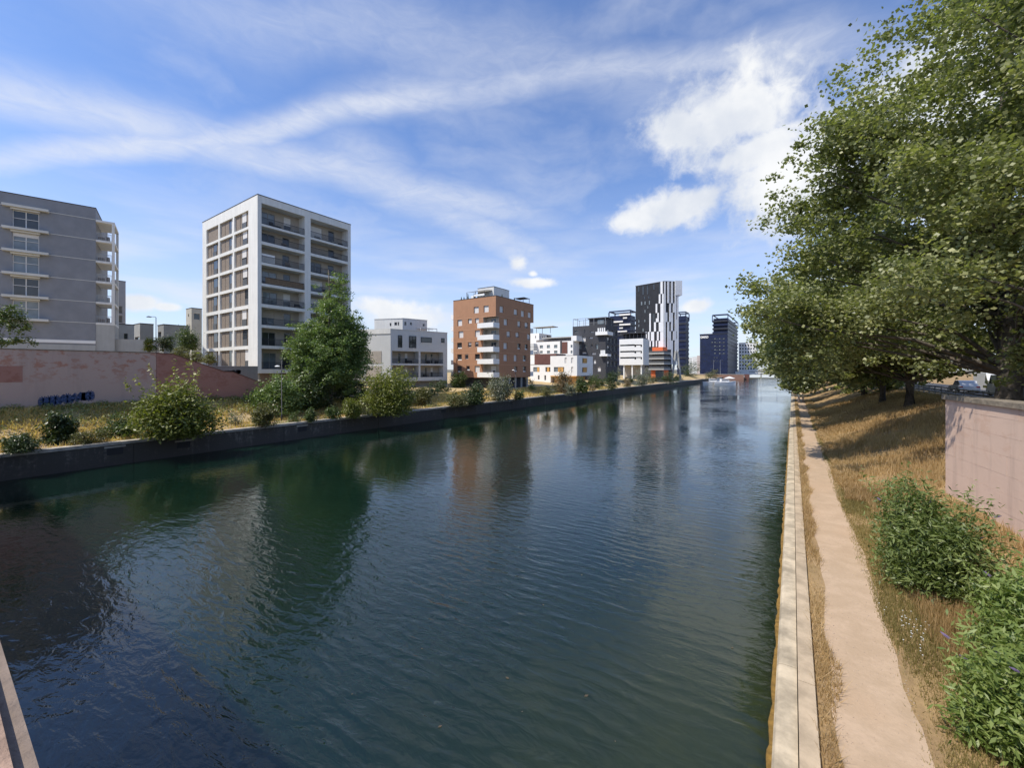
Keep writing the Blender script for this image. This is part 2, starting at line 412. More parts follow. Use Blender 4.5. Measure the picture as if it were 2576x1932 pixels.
# ------------------------------------------------------------------ water
def watermat():
    m = bpy.data.materials.new('canal_water'); m.use_nodes = True; t = m.node_tree; g = NT(t); b = t.nodes['Principled BSDF']
    pos = t.nodes.new('ShaderNodeNewGeometry').outputs['Position']
    x, y, z = g.sep(pos)
    # water body: murky green, greener over the shallow weedy ledge by the right wall
    sh = g.smooth(g.m('ADD', x, g.m('MULTIPLY', g.noise(pos, .35, 4, .6), 7.0)), -5.5, 3.6)
    near = g.smooth(y, 26.0, 2.0)
    wd = g.m('MULTIPLY', g.m('MULTIPLY', sh, near), g.m('ADD', .4, g.m('MULTIPLY', g.noise(pos, 1.6, 5, .65), .9)), clamp=True)
    c = g.mix(wd, (.0042, .0148, .0098, 1), (.036, .044, .013, 1))
    t.links.new(c, b.inputs['Base Color'])
    b.inputs['Roughness'].default_value = .035; b.inputs['IOR'].default_value = 1.55; b.subsurface_method = 'BURLEY'; b.inputs['Subsurface Weight'].default_value = 1.0; b.inputs['Subsurface Radius'].default_value = (1.0, 1.0, 1.0); b.inputs['Subsurface Scale'].default_value = 1.6; b.inputs['Specular IOR Level'].default_value = .5
    # ripples: crests run across the canal, amplitude in patches, calm by the left wall
    rot = t.nodes.new('ShaderNodeMapping'); rot.inputs['Rotation'].default_value = (0, 0, math.radians(-4)); t.links.new(pos, rot.inputs[0])
    p1 = g.v('MULTIPLY', rot.outputs[0], (.58, 1.45, 1))
    h1 = g.noise(p1, 2.0, 3, .5, .55)
    p2 = g.v('MULTIPLY', pos, (.8, 1.2, 1)); h2 = g.noise(p2, 4.2, 4, .55, .5)
    h3 = g.noise(pos, .35, 2, .5)
    wv = t.nodes.new('ShaderNodeTexWave'); wv.wave_type = 'BANDS'; wv.bands_direction = 'Y'; wv.wave_profile = 'SIN'
    wv.inputs['Scale'].default_value = .62; wv.inputs['Distortion'].default_value = 7.0; wv.inputs['Detail'].default_value = 3.0; wv.inputs['Detail Scale'].default_value = .55; wv.inputs['Detail Roughness'].default_value = .6
    t.links.new(rot.outputs[0], wv.inputs['Vector']); crest = g.m('MULTIPLY', g.m('POWER', wv.outputs['Fac'], 1.8), g.m('MULTIPLY', g.smooth(x, -22.0, -4.0), g.smooth(g.noise(g.v('MULTIPLY', pos, (.5, 1, 1)), .8, 3, .55), .3, .65)))
    patch = g.smooth(g.noise(g.v('MULTIPLY', pos, (1.0, .6, 1)), .09, 3, .5), .35, .68)
    calm = g.smooth(x, -47.0, -16.0)
    amp = g.m('MULTIPLY', g.m('ADD', .30, g.m('MULTIPLY', patch, .95)), g.m('ADD', .30, g.m('MULTIPLY', calm, .8)))
    H = g.m('ADD', g.m('ADD', g.m('MULTIPLY', h1, .036), g.m('MULTIPLY', crest, .012)), g.m('ADD', g.m('MULTIPLY', h2, .0085), g.m('MULTIPLY', h3, .012)))
    bn = t.nodes.new('ShaderNodeBump'); bn.inputs['Distance'].default_value = 1.0
    t.links.new(g.m('MULTIPLY', H, amp), bn.inputs['Height']); t.links.new(bn.outputs[0], b.inputs['Normal'])
    return m
mb = MB(); mb.poly(((XL - .3, -150, WZ), (.3, -150, WZ), (.3, 460, WZ), (XL - .3, 460, WZ)))
tag(mb.build('canal_water', watermat()), kind='structure')

# ------------------------------------------------------------------ quay walls
def quaymat(name, dark, light, z0, z1):
    m = bpy.data.materials.new(name); m.use_nodes = True; t = m.node_tree; g = NT(t); b = t.nodes['Principled BSDF']
    b.inputs['Roughness'].default_value = .85
    pos = t.nodes.new('ShaderNodeNewGeometry').outputs['Position']; x, y, z = g.sep(pos)
    st = g.noise(g.v('MULTIPLY', pos, (1, 1, .12)), 1.6, 6, .7); sp = g.noise(pos, 3.5, 6, .7)
    f = g.m('MULTIPLY', g.smooth(g.m('ADD', g.m('MULTIPLY', st, .55), g.m('MULTIPLY', sp, .45)), .5, .72), .7)
    lev = g.smooth(g.m('ADD', z, g.m('MULTIPLY', st, .5)), z0, z1)
    c = g.mix(g.m('MAXIMUM', g.m('MULTIPLY', f, lev), g.m('MULTIPLY', g.smooth(sp, .66, .72), .35)), dark + (1,), light + (1,))
    t.links.new(c, b.inputs['Base Color'])
    bn = t.nodes.new('ShaderNodeBump'); bn.inputs['Distance'].default_value = .03
    t.links.new(sp, bn.inputs['Height']); t.links.new(bn.outputs[0], b.inputs['Normal'])
    return m
QD = quaymat('blackened_quay_stone', (.075, .067, .058), (.36, .32, .26), -1.9, -.4)
QR = quaymat('weathered_quay_stone', (.12, .105, .075), (.30, .27, .20), -1.9, .2)
COPL = mat('left_coping_stone', (.42, .38, .32), .9, .25, 2.2, bump=.01, bscale=14)
COPR = mat('pale_coping_stone', (.45, .375, .265), .9, .36, 1.6, bump=.012, bscale=16)
KERB = mat('grey_kerb_stone', (.43, .34, .235), .95, .24, 1.8, bump=.008, bscale=22, spec=.1)
ALGAE = mat('algae', (.22, .13, .03), .8, .3, 6, bump=.02, bscale=18)

lq = empty('quay_wall', (XL, 60, WZ), 'long blackened stone quay wall along the left bank below the shrubs', 'quay wall')
edges = [-40, -14] + [-2 + 12.4 * i for i in range(14)] + [200, 262, 362]
for a, b in zip(edges[:-1], edges[1:]):
    mb = MB(); mb.box(XL - .9, XL, a + .025, b - .025, WZ - 1.2, -.22); mb.build('wall_panel', QD, lq)
mb = MB(); mb.box(XL - .85, XL - .05, -40, 362, WZ - 1.2, -.26); mb.build('core', QD, lq)
rnd = random.Random(3)
y = -40.0
while y < 362:
    L = 6.2 if y < 150 else 30
    dz = rnd.uniform(-.015, .015)
    mb = MB(); mb.box(XL - .62, XL + .07, y + .012, min(362, y + L) - .012, -.22, dz + .015); mb.build('coping_stone', COPL, lq); y += L
for ky, kz in ((8.6, -.72), (13.2, -.9), (24.2, -.75), (47.0, -.6), (66, -.62)):      # dark outlet openings with a stone lintel
    mb = MB(); mb.box(XL, XL + .03, ky, ky + 1.3, kz + .28, kz + .42); mb.build('lintel', COPL, lq)
    mb = MB(); mb.box(XL, XL + .02, ky + .15, ky + 1.15, kz - .3, kz + .27); mb.build('drain_opening', DMETAL, lq)

rq = empty('quay_wall', (0, 60, WZ), 'pale stone quay edge beside the sandy footpath on the right', 'quay wall')
mb = MB(); mb.hexa(((-.34, -40, WZ - 1), (.3, -40, WZ - 1), (.3, 362, WZ - 1), (-.34, 362, WZ - 1), (-.25, -40, -.2), (.3, -40, -.2), (.3, 362, -.2), (-.25, 362, -.2)))
mb.build('wall_face', QR, rq)
y = -42.8
while y < 362:
    L = 6.6 if y < 90 else 40
    e = min(362, y + L); dz = rnd.uniform(-.012, .012)
    mb = MB()                               # rounded nose: a stone with a chamfered water edge
    prof = [(-.27, -.2), (-.27, -.09), (-.235, -.035 + dz), (-.19, -.012 + dz), (.07, -.006 + dz), (.07, -.2)]
    ring0 = [(px, y + .008, pz) for px, pz in prof]; ring1 = [(px, e - .008, pz) for px, pz in prof]
    i = len(mb.v); mb.v += ring0 + ring1; n = len(prof)
    for k in range(n): mb.f.append((i + k, i + (k + 1) % n, i + n + (k + 1) % n, i + n + k))
    mb.f.append(tuple(range(n - 1, -1, -1))); mb.f.append(tuple(range(n, 2 * n)))
    mb.build('coping_stone', COPR, rq); y += L
y = -40.0
while y < 362:
    L = 3.3 if y < 60 else 30
    e = min(362, y + L); dz = rnd.uniform(-.008, .008)
    mb = MB(); mb.box(.084, .345, y + .006, e - .006, -.2, .075 + dz); mb.build('kerb_stone', KERB, rq); y += L
# yellow-brown algae shelf at the water line, scalloped edge
mb = MB(); rnd = random.Random(8); yy = [i * .16 - 2 for i in range(500)]; px = None
for k, yv in enumerate(yy):
    w = .075 + .06 * abs(math.sin(yv * 2.3 + math.sin(yv * .7) * 2)) + rnd.uniform(-.01, .012)
    q = [(-.31, yv, WZ + .06), (-.33 - w * .75, yv, WZ + .03), (-.35 - w, yv, WZ - .05)]
    if px: 
        for a in range(2): mb.poly((px[a], px[a + 1], q[a + 1], q[a]))
    px = q
tag(mb.build('algae_fringe', ALGAE, rq), kind='stuff')

# footpaths
def strip(name, xa, xb, ys, z, m, seed, amp):
    mb = MB(); r = random.Random(seed); pa = pb = None
    o1, o2 = r.uniform(0, 9), r.uniform(0, 9)
    for yv in ys:
        a = xa + amp * (math.sin(yv * .55 + o1) * .5 + math.sin(yv * 1.9 + o2) * .25 + r.uniform(-.12, .12))
        b = xb + amp * (math.sin(yv * .43 + o2) * .6 + math.sin(yv * 2.3 + o1) * .25 + r.uniform(-.12, .12))
        q = [(a, yv, z), ((a + b) / 2, yv, z + .004), (b, yv, z)]
        if pa:
            for k in range(2): mb.poly((pa[k], pa[k + 1], q[k + 1], q[k]))
        pa = q
    return tag(mb.build(name, m, smooth=True), kind='structure')
strip('path_right', .66, 1.82, [-6 + .33 * i for i in range(700)], .006, SAND, 5, .12)
strip('path_left', -49.4, -47.3, [-12 + 1.1 * i for i in range(330)], .006, SAND, 6, .35)
# road behind the right trees
mb = MB(); mb.box(15.5, 24, -40, 360, 3.0, 3.15); tag(mb.build('road', ASPH), kind='structure')

# ------------------------------------------------------------------ bridge under the photographer
SANDST = mat('red_sandstone', (.125, .058, .042), .92, .28, 6, bump=.01, bscale=30)
LICH = mat('pale_lichened_stone', (.30, .205, .15), .92, .3, 9, bump=.012, bscale=30)
GREYST = mat('grey_stone_lip', (.21, .165, .135), .92, .2, 8, bump=.01, bscale=30)
br = empty('bridge', (-20, -6, -2), 'red sandstone bridge parapet with pale worn edge under the viewpoint', 'bridge')
mb = MB(); mb.box(-48, 9, -11, -.02, 3.75, 4.45); mb.build('deck', CONCD, br)
mb = MB(); mb.box(-48, 9, -.40, -.02, 4.45, 5.32); mb.build('parapet', SANDST, br)
x = -48.0
while x < 8.9:
    L = 1.18
    mb = MB(); mb.box(x + .006, x + L - .006, -.46, .045, 5.325, 5.452); mb.build('coping_slab', SANDST, br)
    mb = MB(); mb.box(x + .006, x + L - .006, .047, .076, 5.325, 5.446); mb.build('worn_edge', LICH, br)
    mb = MB(); mb.box(x + .006, x + L - .006, .078, .1, 5.325, 5.425); mb.build('stone_lip', GREYST, br)
    x += L
for x in (-34, -17):
    mb = MB(); mb.box(x, x + 1.4, -10.5, -.6, WZ - 1, 3.75); mb.build('pier', SANDST, br)

# ------------------------------------------------------------------ retaining walls
def pinkmat(name, a, b, c, lvl, sc=1.0):
    m = bpy.data.materials.new(name); m.use_nodes = True; t = m.node_tree; g = NT(t); p = t.nodes['Principled BSDF']
    p.inputs['Roughness'].default_value = .9
    pos = t.nodes.new('ShaderNodeNewGeometry').outputs['Position']; x, y, z = g.sep(pos)
    n = g.noise(g.v('MULTIPLY', pos, (sc, sc, sc * 1.6)), 1.3, 6, .68); n2 = g.noise(g.v('MULTIPLY', pos, (1, 1, .1)), 1.1, 5, .65)
    top = g.smooth(g.m('ADD', z, g.m('MULTIPLY', n, 2.2)), lvl, lvl + 2.4)
    f = g.m('MULTIPLY', g.smooth(n, .50, .60), top)
    cc = g.mix(f, a + (1,), b + (1,)); cc = g.mix(g.m('MULTIPLY', g.smooth(n2, .5, .68), .45), cc, c + (1,))
    t.links.new(cc, p.inputs['Base Color'])
    bn = t.nodes.new('ShaderNodeBump'); bn.inputs['Distance'].default_value = .02
    t.links.new(n, bn.inputs['Height']); t.links.new(bn.outputs[0], p.inputs['Normal'])
    MATS[name] = m; return m
PINKL = pinkmat('mottled_pink_render', (.48, .345, .285), (.42, .21, .145), (.39, .285, .235), 5.4)
REDL = pinkmat('red_sandstone_wall', (.37, .18, .135), (.32, .14, .10), (.34, .195, .155), 4.0)
PINKR = pinkmat('pink_sandstone', (.62, .45, .35), (.58, .40, .30), (.36, .255, .205), 3.0)
CAPG = mat('mossy_cap_stone', (.22, .185, .14), .92, .3, 4, bump=.02, bscale=14)

XW = -55.0
lw = empty('retaining_wall', (XW, 10, 2.4), 'tall mottled pink rendered retaining wall at the far left with blue graffiti', 'wall')
mb = MB(); mb.box(XW - .7, XW, -20, 14.2, 1.0, 7.72); mb.build('wall_body', PINKL, lw)
mb = MB(); mb.box(XW - .75, XW + .05, -20, 14.25, 7.723, 7.80); mb.build('cap', CAPG, lw)
mb = MB(); mb.box(XW + .002, XW + .012, 2.6, 5.2, 4.9, 6.3); mb.build('patched_panel', REDL, lw)
lw2 = empty('retaining_wall', (XW, 19, 2.0), 'plain red sandstone wing wall with sloping top below the white tower', 'wall')
pr = [(14.22, 7.70), (15.6, 7.62), (20.4, 5.72), (21.3, 5.68), (24.6, 4.25)]
mb = MB(); mb.v = []
n = len(pr)
for ox in (XW + .02, XW - .6):
    mb.v += [(ox, yy_, zz_) for yy_, zz_ in pr] + [(ox, pr[-1][0], .6), (ox, pr[0][0], .6)]
k = n + 2
mb.f = [tuple(range(k)), tuple(range(2 * k - 1, k - 1, -1))] + [(i, (i + 1) % k, k + (i + 1) % k, k + i) for i in range(k)]
mb.build('wall_body', REDL, lw2)
mb = MB()
for (y0, z0), (y1, z1) in zip(pr[:-1], pr[1:]):
    mb.hexa(((XW - .65, y0, z0 + .003), (XW + .07, y0, z0 + .003), (XW + .07, y1, z1 + .003), (XW - .65, y1, z1 + .003),
             (XW - .65, y0, z0 + .08), (XW + .07, y0, z0 + .08), (XW + .07, y1, z1 + .08), (XW - .65, y1, z1 + .08)))
mb.build('cap', mat('red_cap_stone', (.15, .065, .05), .9, .2, 4), lw2)
def graffiti(parent, face_pts, m, seed, thick):
    """overlapping painted strokes: flat ribbons lying on the wall"""
    r = random.Random(seed); mb = MB(); (x, y0, y1, z0, z1) = face_pts
    n = 9
    for i in range(n):
        c = y0 + (y1 - y0) * (i + .5) / n; w = (y1 - y0) / n * .8; off = x + .004 + .0015 * i
        zc = z0 + (z1 - z0) * (.35 + .45 * i / n); hgt = (z1 - z0) * .36
        pts = []
        kind = r.choice('oosvm')
        for k in range(17):
            a = k / 16 * math.pi * 2
            if kind == 'o': pts.append((c + w * .55 * math.cos(a), zc + hgt * math.sin(a)))
            elif kind == 's': pts.append((c + w * .5 * math.sin(a), zc + hgt * (1 - k / 8)))
            elif kind == 'v': pts.append((c + w * (k / 8 - 1) * .6, zc + hgt * (abs(k / 8 - 1) * 2 - 1)))
            else: pts.append((c + w * (k / 8 - 1) * .6, zc + hgt * math.cos(a * 2)))
        for (ya, za), (yb, zb) in zip(pts[:-1], pts[1:]):
            dx, dz = yb - ya, zb - za; L = math.hypot(dx, dz) or 1; nx, nz = -dz / L * thick, dx / L * thick
            mb.poly(((off, ya + nx, za + nz), (off, yb + nx, zb + nz), (off, yb - nx, zb - nz), (off, ya - nx, za - nz)))
    return mb.build('graffiti', m, parent)
graffiti(lw, (XW, 6.2, 9.5, 2.75, 3.75), mat('blue_spray_paint', (.045, .07, .15), .7, .6, 7), 2, .17)

# right wall of dressed sandstone blocks, end turned away from the water
wA, wB = Vector((5.15, 23.8)), Vector((7.6, 6.0))
rf = Face((wA.x, wA.y), (wB.x, wB.y), flip=False)
if rf.n.x > 0: rf.n = -rf.n
rw = empty('retaining_wall', (wA.x, wA.y, 0), 'pink sandstone block wall with grey cap stones beside the trees on the right', 'wall')
rf.part('core', PINKR, rw, 0, rf.L, -.5, 4.78, -.6, -.03)
joint = mat('wall_joint', (.30, .22, .18), .95, .1, 3)
r = random.Random(12); z = -.5; row = 0
hs = [.62, .6, .62, .62, .6, .62, .62, .6, .385]
for h in hs:
    a = 0.0 if row % 2 == 0 else -.75
    while a < rf.L:
        L = r.uniform(1.25, 1.75); a0, a1 = max(0, a), min(rf.L, a + L)
        if a1 - a0 > .12: rf.part('stone_block', PINKR, rw, a0 + .0025, a1 - .0025, z + .0025, z + h - .0025, -.028, r.uniform(-.003, .006))
        a += L
    z += h; row += 1
a = -.08
while a < rf.L:
    rf.part('cap_stone', CAPG, rw, a + .006, a + 1.5, 4.784, 4.95 + r.uniform(-.01, .01), -.72, .1); a += 1.51

# ================================================================== buildings
def shell(parent, pts, z0, z1, m, skip=(), roof=DARKR, parapet=.0):
    n = len(pts)
    for i in range(n):
        if i in skip: continue
        p, q = pts[i], pts[(i + 1) % n]
        mb = MB(); mb.poly(((p[0], p[1], z0), (q[0], q[1], z0), (q[0], q[1], z1), (p[0], p[1], z1))); mb.build('wall', m, parent)
    mb = MB(); mb.poly([(p[0], p[1], z1 - .12) for p in pts]); mb.build('roof', roof, parent)
def edge_cap(parent, pts, z, m=DARKR, h=.14, o=.06, name='roof_edge'):
    n = len(pts); mb = MB(); c = Vector((sum(p[0] for p in pts) / n, sum(p[1] for p in pts) / n))
    out = []; inn = []
    for p in pts:
        v = Vector((p[0], p[1])) - c; v.normalize(); out.append(Vector((p[0], p[1])) + v * o); inn.append(Vector((p[0], p[1])) - v * .4)
    for i in range(n):
        j = (i + 1) % n
        mb.hexa(((out[i].x, out[i].y, z), (out[j].x, out[j].y, z), (inn[j].x, inn[j].y, z), (inn[i].x, inn[i].y, z),
                 (out[i].x, out[i].y, z + h), (out[j].x, out[j].y, z + h), (inn[j].x, inn[j].y, z + h), (inn[i].x, inn[i].y, z + h)))
    return mb.build(name, m, parent)
def railing(face, parent, a0, a1, z0, h=1.0, o=-.08, step=.14, m=DMETAL, bw=.018):
    mb = MB(); face.box(mb, a0, a1, z0 + h - .05, z0 + h, o - .03, o + .03); face.box(mb, a0, a1, z0 + .08, z0 + .11, o - .015, o + .015)
    n = max(2, int((a1 - a0) / step))
    for i in range(n + 1):
        a = a0 + (a1 - a0) * i / n; face.box(mb, a - bw, a + bw, z0 + .02, z0 + h - .05, o - .012, o + .012)
    return mb.build('railing', m, parent)

# ------------------------------------------------------------------ white tower with loggias
def white_tower():
    P = W(648, 56.5)
    FE = Face(P, (P[0], P[1] + 30)); FS = Face(P, (P[0] - 40, P[1]))
    LE = FE.hit(CU('K2', 1335))[0]; LS = FS.hit(CU('K2', 97))[0]
    ztop = Z(CV('K2', 95), 56.5); zb = Z(CV('K2', 1590), 56.5); zg = 1.0
    o = empty('apartment_tower', (P[0], P[1], zg), 'tall white apartment tower with two columns of loggias behind the tall green tree', 'building')
    pts = [P, (P[0], P[1] + LE), (P[0] - LS, P[1] + LE), (P[0] - LS, P[1])]
    shell(o, pts, zg, ztop, WHITE, skip=(0, 3)); edge_cap(o, pts, ztop, DARKR, .10, .05)
    # canal side
    d0 = 57.5
    rows = [(180, 350), (368, 495), (520, 668), (690, 843), (865, 1013), (1040, 1187), (1210, 1358), (1383, 1555)]
    rows = [(Z(CV('K2', b), d0), Z(CV('K2', a), d0)) for a, b in rows]
    cols = [(FE.hit(CU('K2', 590))[0], FE.hit(CU('K2', 952))[0]), (FE.hit(CU('K2', 1000))[0], FE.hit(CU('K2', 1312))[0])]
    holes = [(c[0], c[1], z[0], z[1]) for z in rows for c in cols]
    D = 1.75
    FE.wall(o, WHITE, 0, LE, zb, ztop, holes, D)
    rnd = random.Random(21)
    FI = Face(FE.xy(0, -D), FE.xy(LE, -D), flip=FE.n.dot(Vector((FE.d.y, -FE.d.x))) < 0)
    for ri, z in enumerate(rows):
        for ci, c in enumerate(cols):
            w = c[1] - c[0]; H = z[1] - z[0]
            wa = c[0] + w * rnd.uniform(.1, .16); wb = wa + w * rnd.uniform(.26, .34); da = c[0] + w * rnd.uniform(.58, .66); db = da + w * .17
            r1 = (wa, wb, z[0] + H * .02, z[0] + H * .82); r2 = (da, db, z[0] + .02, z[0] + H * .86)
            FI.wall(o, BEIGE, c[0], c[1], z[0], z[1], [r1, r2], .12, name='loggia_wall')
            FI.window(o, r1, .12, FRAME, rnd.choice([GLASS, GLASSB]), blind=rnd.choice([0, 0, .4, .98, .98]), mull=1, bm=BLIND if rnd.random() < .5 else BEIGE)
            FI.window(o, r2, .12, FRAME, GLASS, blind=rnd.choice([0, 0, 0, .5]))
            railing(FE, o, c[0], c[1], z[0], .98, -.12)
            # things standing on the balcony: low dark masses against the rail
            for k in range(rnd.randint(1, 3)):
                a = c[0] + w * rnd.uniform(.08, .85); ww = rnd.uniform(.35, .9)
                hh = rnd.uniform(.4, .9); mb = MB()
                FE.box(mb, a, a + ww, z[0] + .36, z[0] + .42, -.9, -.45); FE.box(mb, a, a + ww, z[0] + .42, z[0] + hh + .1, -.95, -.9)
                for q in (a + .02, a + ww - .06):
                    FE.box(mb, q, q + .04, z[0], z[0] + .36, -.5, -.46); FE.box(mb, q, q + .04, z[0], z[0] + .36, -.94, -.9)
                c_ = mb.build('balcony_chair', rnd.choice([DMETAL, BROWNP, CONC]), o)
    z = rows[2]; FE.part('privacy_screen', WHITED, o, cols[0][0] + .1, cols[0][0] + 1.9, z[0] + .1, z[0] + 1.3, -.30, -.26)
    z = rows[3]; FE.part('reed_screen', mat('reed_screen', (.40, .28, .17), .9, .2, 9), o, cols[0][0] + .6, cols[0][1] - .1, z[0] + .1, z[0] + 1.02, -.24, -.2)
    # bridge side: three columns of recessed panel bays
    cs = [(362, 480), (240, 350), (130, 230)]
    bays = []
    for cI, (x0, x1) in enumerate(cs):
        b = FS.hit(CU('K2', x0))[0]; a = FS.hit(CU('K2', x1))[0]
        for ri in range(8):
            zt = rows[ri][1] - (.55 if ri == 0 else .05); z0 = rows[ri][0] + .02
            bays.append((a, b, z0 if ri < 7 else zb + .6, zt, ri, cI))
    FS.wall(o, WHITE, 0, LS, zb, ztop, [q[:4] for q in bays], .3)
    for (a, b, z0, z1, ri, cI) in bays:
        w = b - a; B = -.3
        FS.part('bay_back', DMETAL, o, a, b, z0, z1, B - .02, B)
        # x measured from the viewer's left: a is right, b is left
        def seg(f0, f1, m, name, zz0=z0, zz1=z1, dd=.05):
            return FS.part(name, m, o, b - w * f1 + .02, b - w * f0 - .02, zz0 + .02, zz1 - .02, B, B + dd)
        H = z1 - z0
        if cI == 2:
            if ri == 0: seg(0, 1, BROWNP, 'cladding_panel'); continue
            seg(0, .28, BROWNP, 'cladding_panel'); seg(.30, .46, BROWNP, 'cladding_panel'); q = rnd.choice([.42, .48])
            f = seg(q, q + .3, GLASS, 'window', dd=.03)
            if rnd.random() < .5: seg(q, q + .3, BLIND, 'blind', z0 + H * .5, z1, .06)
            seg(q, q + .3, RAILG, 'guard', z0, z0 + H * .42, .09); seg(q + .32, 1, BROWNP, 'cladding_panel')
        elif cI == 1:
            seg(0, .29, BROWNP, 'cladding_panel'); seg(.31, .6, BROWNP, 'cladding_panel')
            seg(.61, .8, GLASS, 'window', dd=.03); seg(.61, .8, RAILG, 'guard', z0, z0 + H * .4, .09)
            seg(.8, .93, BLIND, 'white_panel', dd=.07); seg(.94, 1, BROWNP, 'cladding_panel')
        else:
            q = rnd.choice([.45, .5, .66])
            seg(0, .3, BROWNP, 'cladding_panel'); seg(.32, q - .02, BROWNP, 'cladding_panel')
            seg(q, q + .3, GLASS, 'window', dd=.03)
            if rnd.random() < .75: seg(q, q + .3, BLIND, 'blind', z0 + H * rnd.choice([.42, .5]), z1, .06)
            seg(q, q + .3, RAILG, 'guard', z0, z0 + H * .42, .09)
            if q + .32 < .98: seg(q + .32, 1, BROWNP, 'cladding_panel')
    # plinth
    FE.part('plinth', mat('brown_plinth', (.21, .16, .125), .9, .12, 1), o, .6, LE, zg, zb - .003, -4, -.5)
    FS.part('plinth', CONCD, o, .62, LS, zg, zb - .003, -4, -.5)
    return P, FS, LS
TP, TFS, TLS = white_tower()
# low grey garden wall with a black tag, in front of the tower foot
gw = empty('garden_wall', (-57.5, 22, 2), 'low grey concrete wall with black tag below the white tower', 'wall')
mb = MB(); mb.box(-58.4, -58.0, 13.6, 25.4, 1.5, 6.35); mb.build('wall_body', CONCD, gw)
mb = MB(); mb.box(-58.45, -57.95, 13.55, 25.45, 6.353, 6.43); mb.build('cap', CONC, gw)
graffiti(gw, (-58.0, 20.7, 23.3, 5.25, 5.85), mat('black_spray_paint', (.012, .012, .014), .6, .3, 4), 7, .13)

# ------------------------------------------------------------------ grey block at the far left
def grey_block():
    d = 56.2; P = W(CU('K1', 868), d)
    hd = math.radians(16.0)
    FE = Face(P, (P[0] - math.sin(hd) * 24, P[1] - math.cos(hd) * 24))   # runs back to the left, out of frame
    zt = Z(CV('K1', 302), d); zb = 4.0
    o = empty('apartment_block', (P[0], P[1], zb), 'dark grey apartment block with white window ledges at the far left', 'building')
    inner = [FE.xy(24, -13), FE.xy(0, -13)]
    pts = [P, FE.xy(24, 0)] + inner
    shell(o, pts, zb, zt, GREYW, skip=(0,)); edge_cap(o, pts, zt, DARKR, .1, .05)
    lines = [405, 590, 775, 965, 1155, 1345]
    zl = [Z(CV('K1', y), d) for y in lines]; zl.append(zl[-1] * 2 - zl[-2])
    # windows: one column, rows below each line
    a0, a1 = FE.hit(CU('K1', 355))[0], FE.hit(CU('K1', 110))[0]
    wins = [(a0, a1, zl[i + 1] + .12, zl[i] - .42) for i in range(5)] + [(a0 + 9, a1 + 9, zl[i + 1] + .12, zl[i] - .42) for i in range(5)]
    FE.wall(o, GREYW, 0, 24, zb, zt, wins, .22)
    for i, w in enumerate(wins):
        FE.window(o, w, .22, FRAMEW, GLASSB if i % 3 else GLASS, blind=[.0, .22, 0, 0, 0][i % 5], mull=1, ft=.09)
        mb = MB(); FE.box(mb, w[0], w[1], w[2] + (w[3] - w[2]) * .55, w[2] + (w[3] - w[2]) * .55 + .06, -.15, -.1); mb.build('transom', FRAMEW, o)
    for i in range(6):
        FE.part('string_course', GREYT, o, 0, 24, zl[i] - .035, zl[i] + .035, .002, .04)
        for s in (0, 9):
            FE.part('window_ledge', GREYT, o, a0 - .9 + s, a1 + .75 + s, zl[i] - .16, zl[i] + .14, .042, .62)
            if i < 5: FE.part('blind_box', GREYT, o, a0 - .1 + s, a1 + .1 + s, zl[i] - .40, zl[i] - .20, .002, .3)
    zz = Z(CV('K1', 1520), d); FE.part('base_band', WHITED, o, 0, 24, zz - .18, zz + .22, .002, .08)
    FE.part('base_wall', CONC, o, 0, 24, zb, zz - .4, .002, .05)
    # open balcony stack on the end
    FB = Face(P, (P[0] + math.sin(hd) * 3, P[1] + math.cos(hd) * 3))
    if FB.n.dot(FE.n) < 0: FB.n = -FB.n
    L = FB.hit(CU('K1', 1040))[0]
    slabs = [Z(CV('K1', y), d + .8) for y in (430, 608, 795, 978, 1165, 1352)]
    for i, zs in enumerate(slabs):
        FB.part('balcony_slab', WHITE, o, .01, L, zs - .16, zs + .12, -5.5, 0)
    FB.part('balcony_post', WHITE, o, L - .28, L - .004, slabs[-1] + .12, slabs[0] - .16, -.3, -.003)
    FB.part('balcony_post', WHITE, o, L - .28, L - .004, slabs[-1] + .12, slabs[0] - .16, -5.497, -5.2)
    r = random.Random(2)
    for i in range(1, 6):
        zs = slabs[i] + .12
        railing(FB, o, .05, L - .3, zs, .95, -.06, .16, METAL)
        mb = MB(); FB.box(mb, .15, .8, zs, zs + .55, -1.2, -.5); FB.box(mb, .9, 1.25, zs, zs + .8, -1.6, -1.0); mb.build('balcony_box', r.choice([BROWNP, CONC, BEIGE]), o)
    FB.part('ground_wall', CONC, o, .003, L, zb, slabs[-1] - .163, -5.4, -.05)
    FB.part('ground_wall', CONC, o, L, L + 4.6, zb, slabs[-1] - 2.0, -5.4, -.6)
grey_block()
# ------------------------------------------------------------------ things between the grey block and the tower
def simple_block(name, label, u0, uc, u1, vtop, d0, m, zb=2.0, skew=0.0, back=10, roof=DARKR, group=None):
    """box with a visible corner at uc (bridge side face u0..uc, canal side face uc..u1)"""
    P = W(uc, d0); FS = Face(P, (P[0] - 50 * math.cos(skew), P[1] + 50 * math.sin(skew))); FE = Face(P, (P[0] + 50 * math.sin(skew), P[1] + 50 * math.cos(skew)))
    LS = abs(FS.hit(u0)[0]); LE = abs(FE.hit(u1)[0]) if u1 > uc + 1 else back
    zt = Z(vtop, d0)
    o = empty(name, (P[0], P[1], zb), label, 'building', group)
    pts = [P, FE.xy(LE), (FE.xy(LE)[0] + FS.xy(LS)[0] - P[0], FE.xy(LE)[1] + FS.xy(LS)[1] - P[1]), FS.xy(LS)]
    return o, P, FS, FE, LS, LE, zt, pts
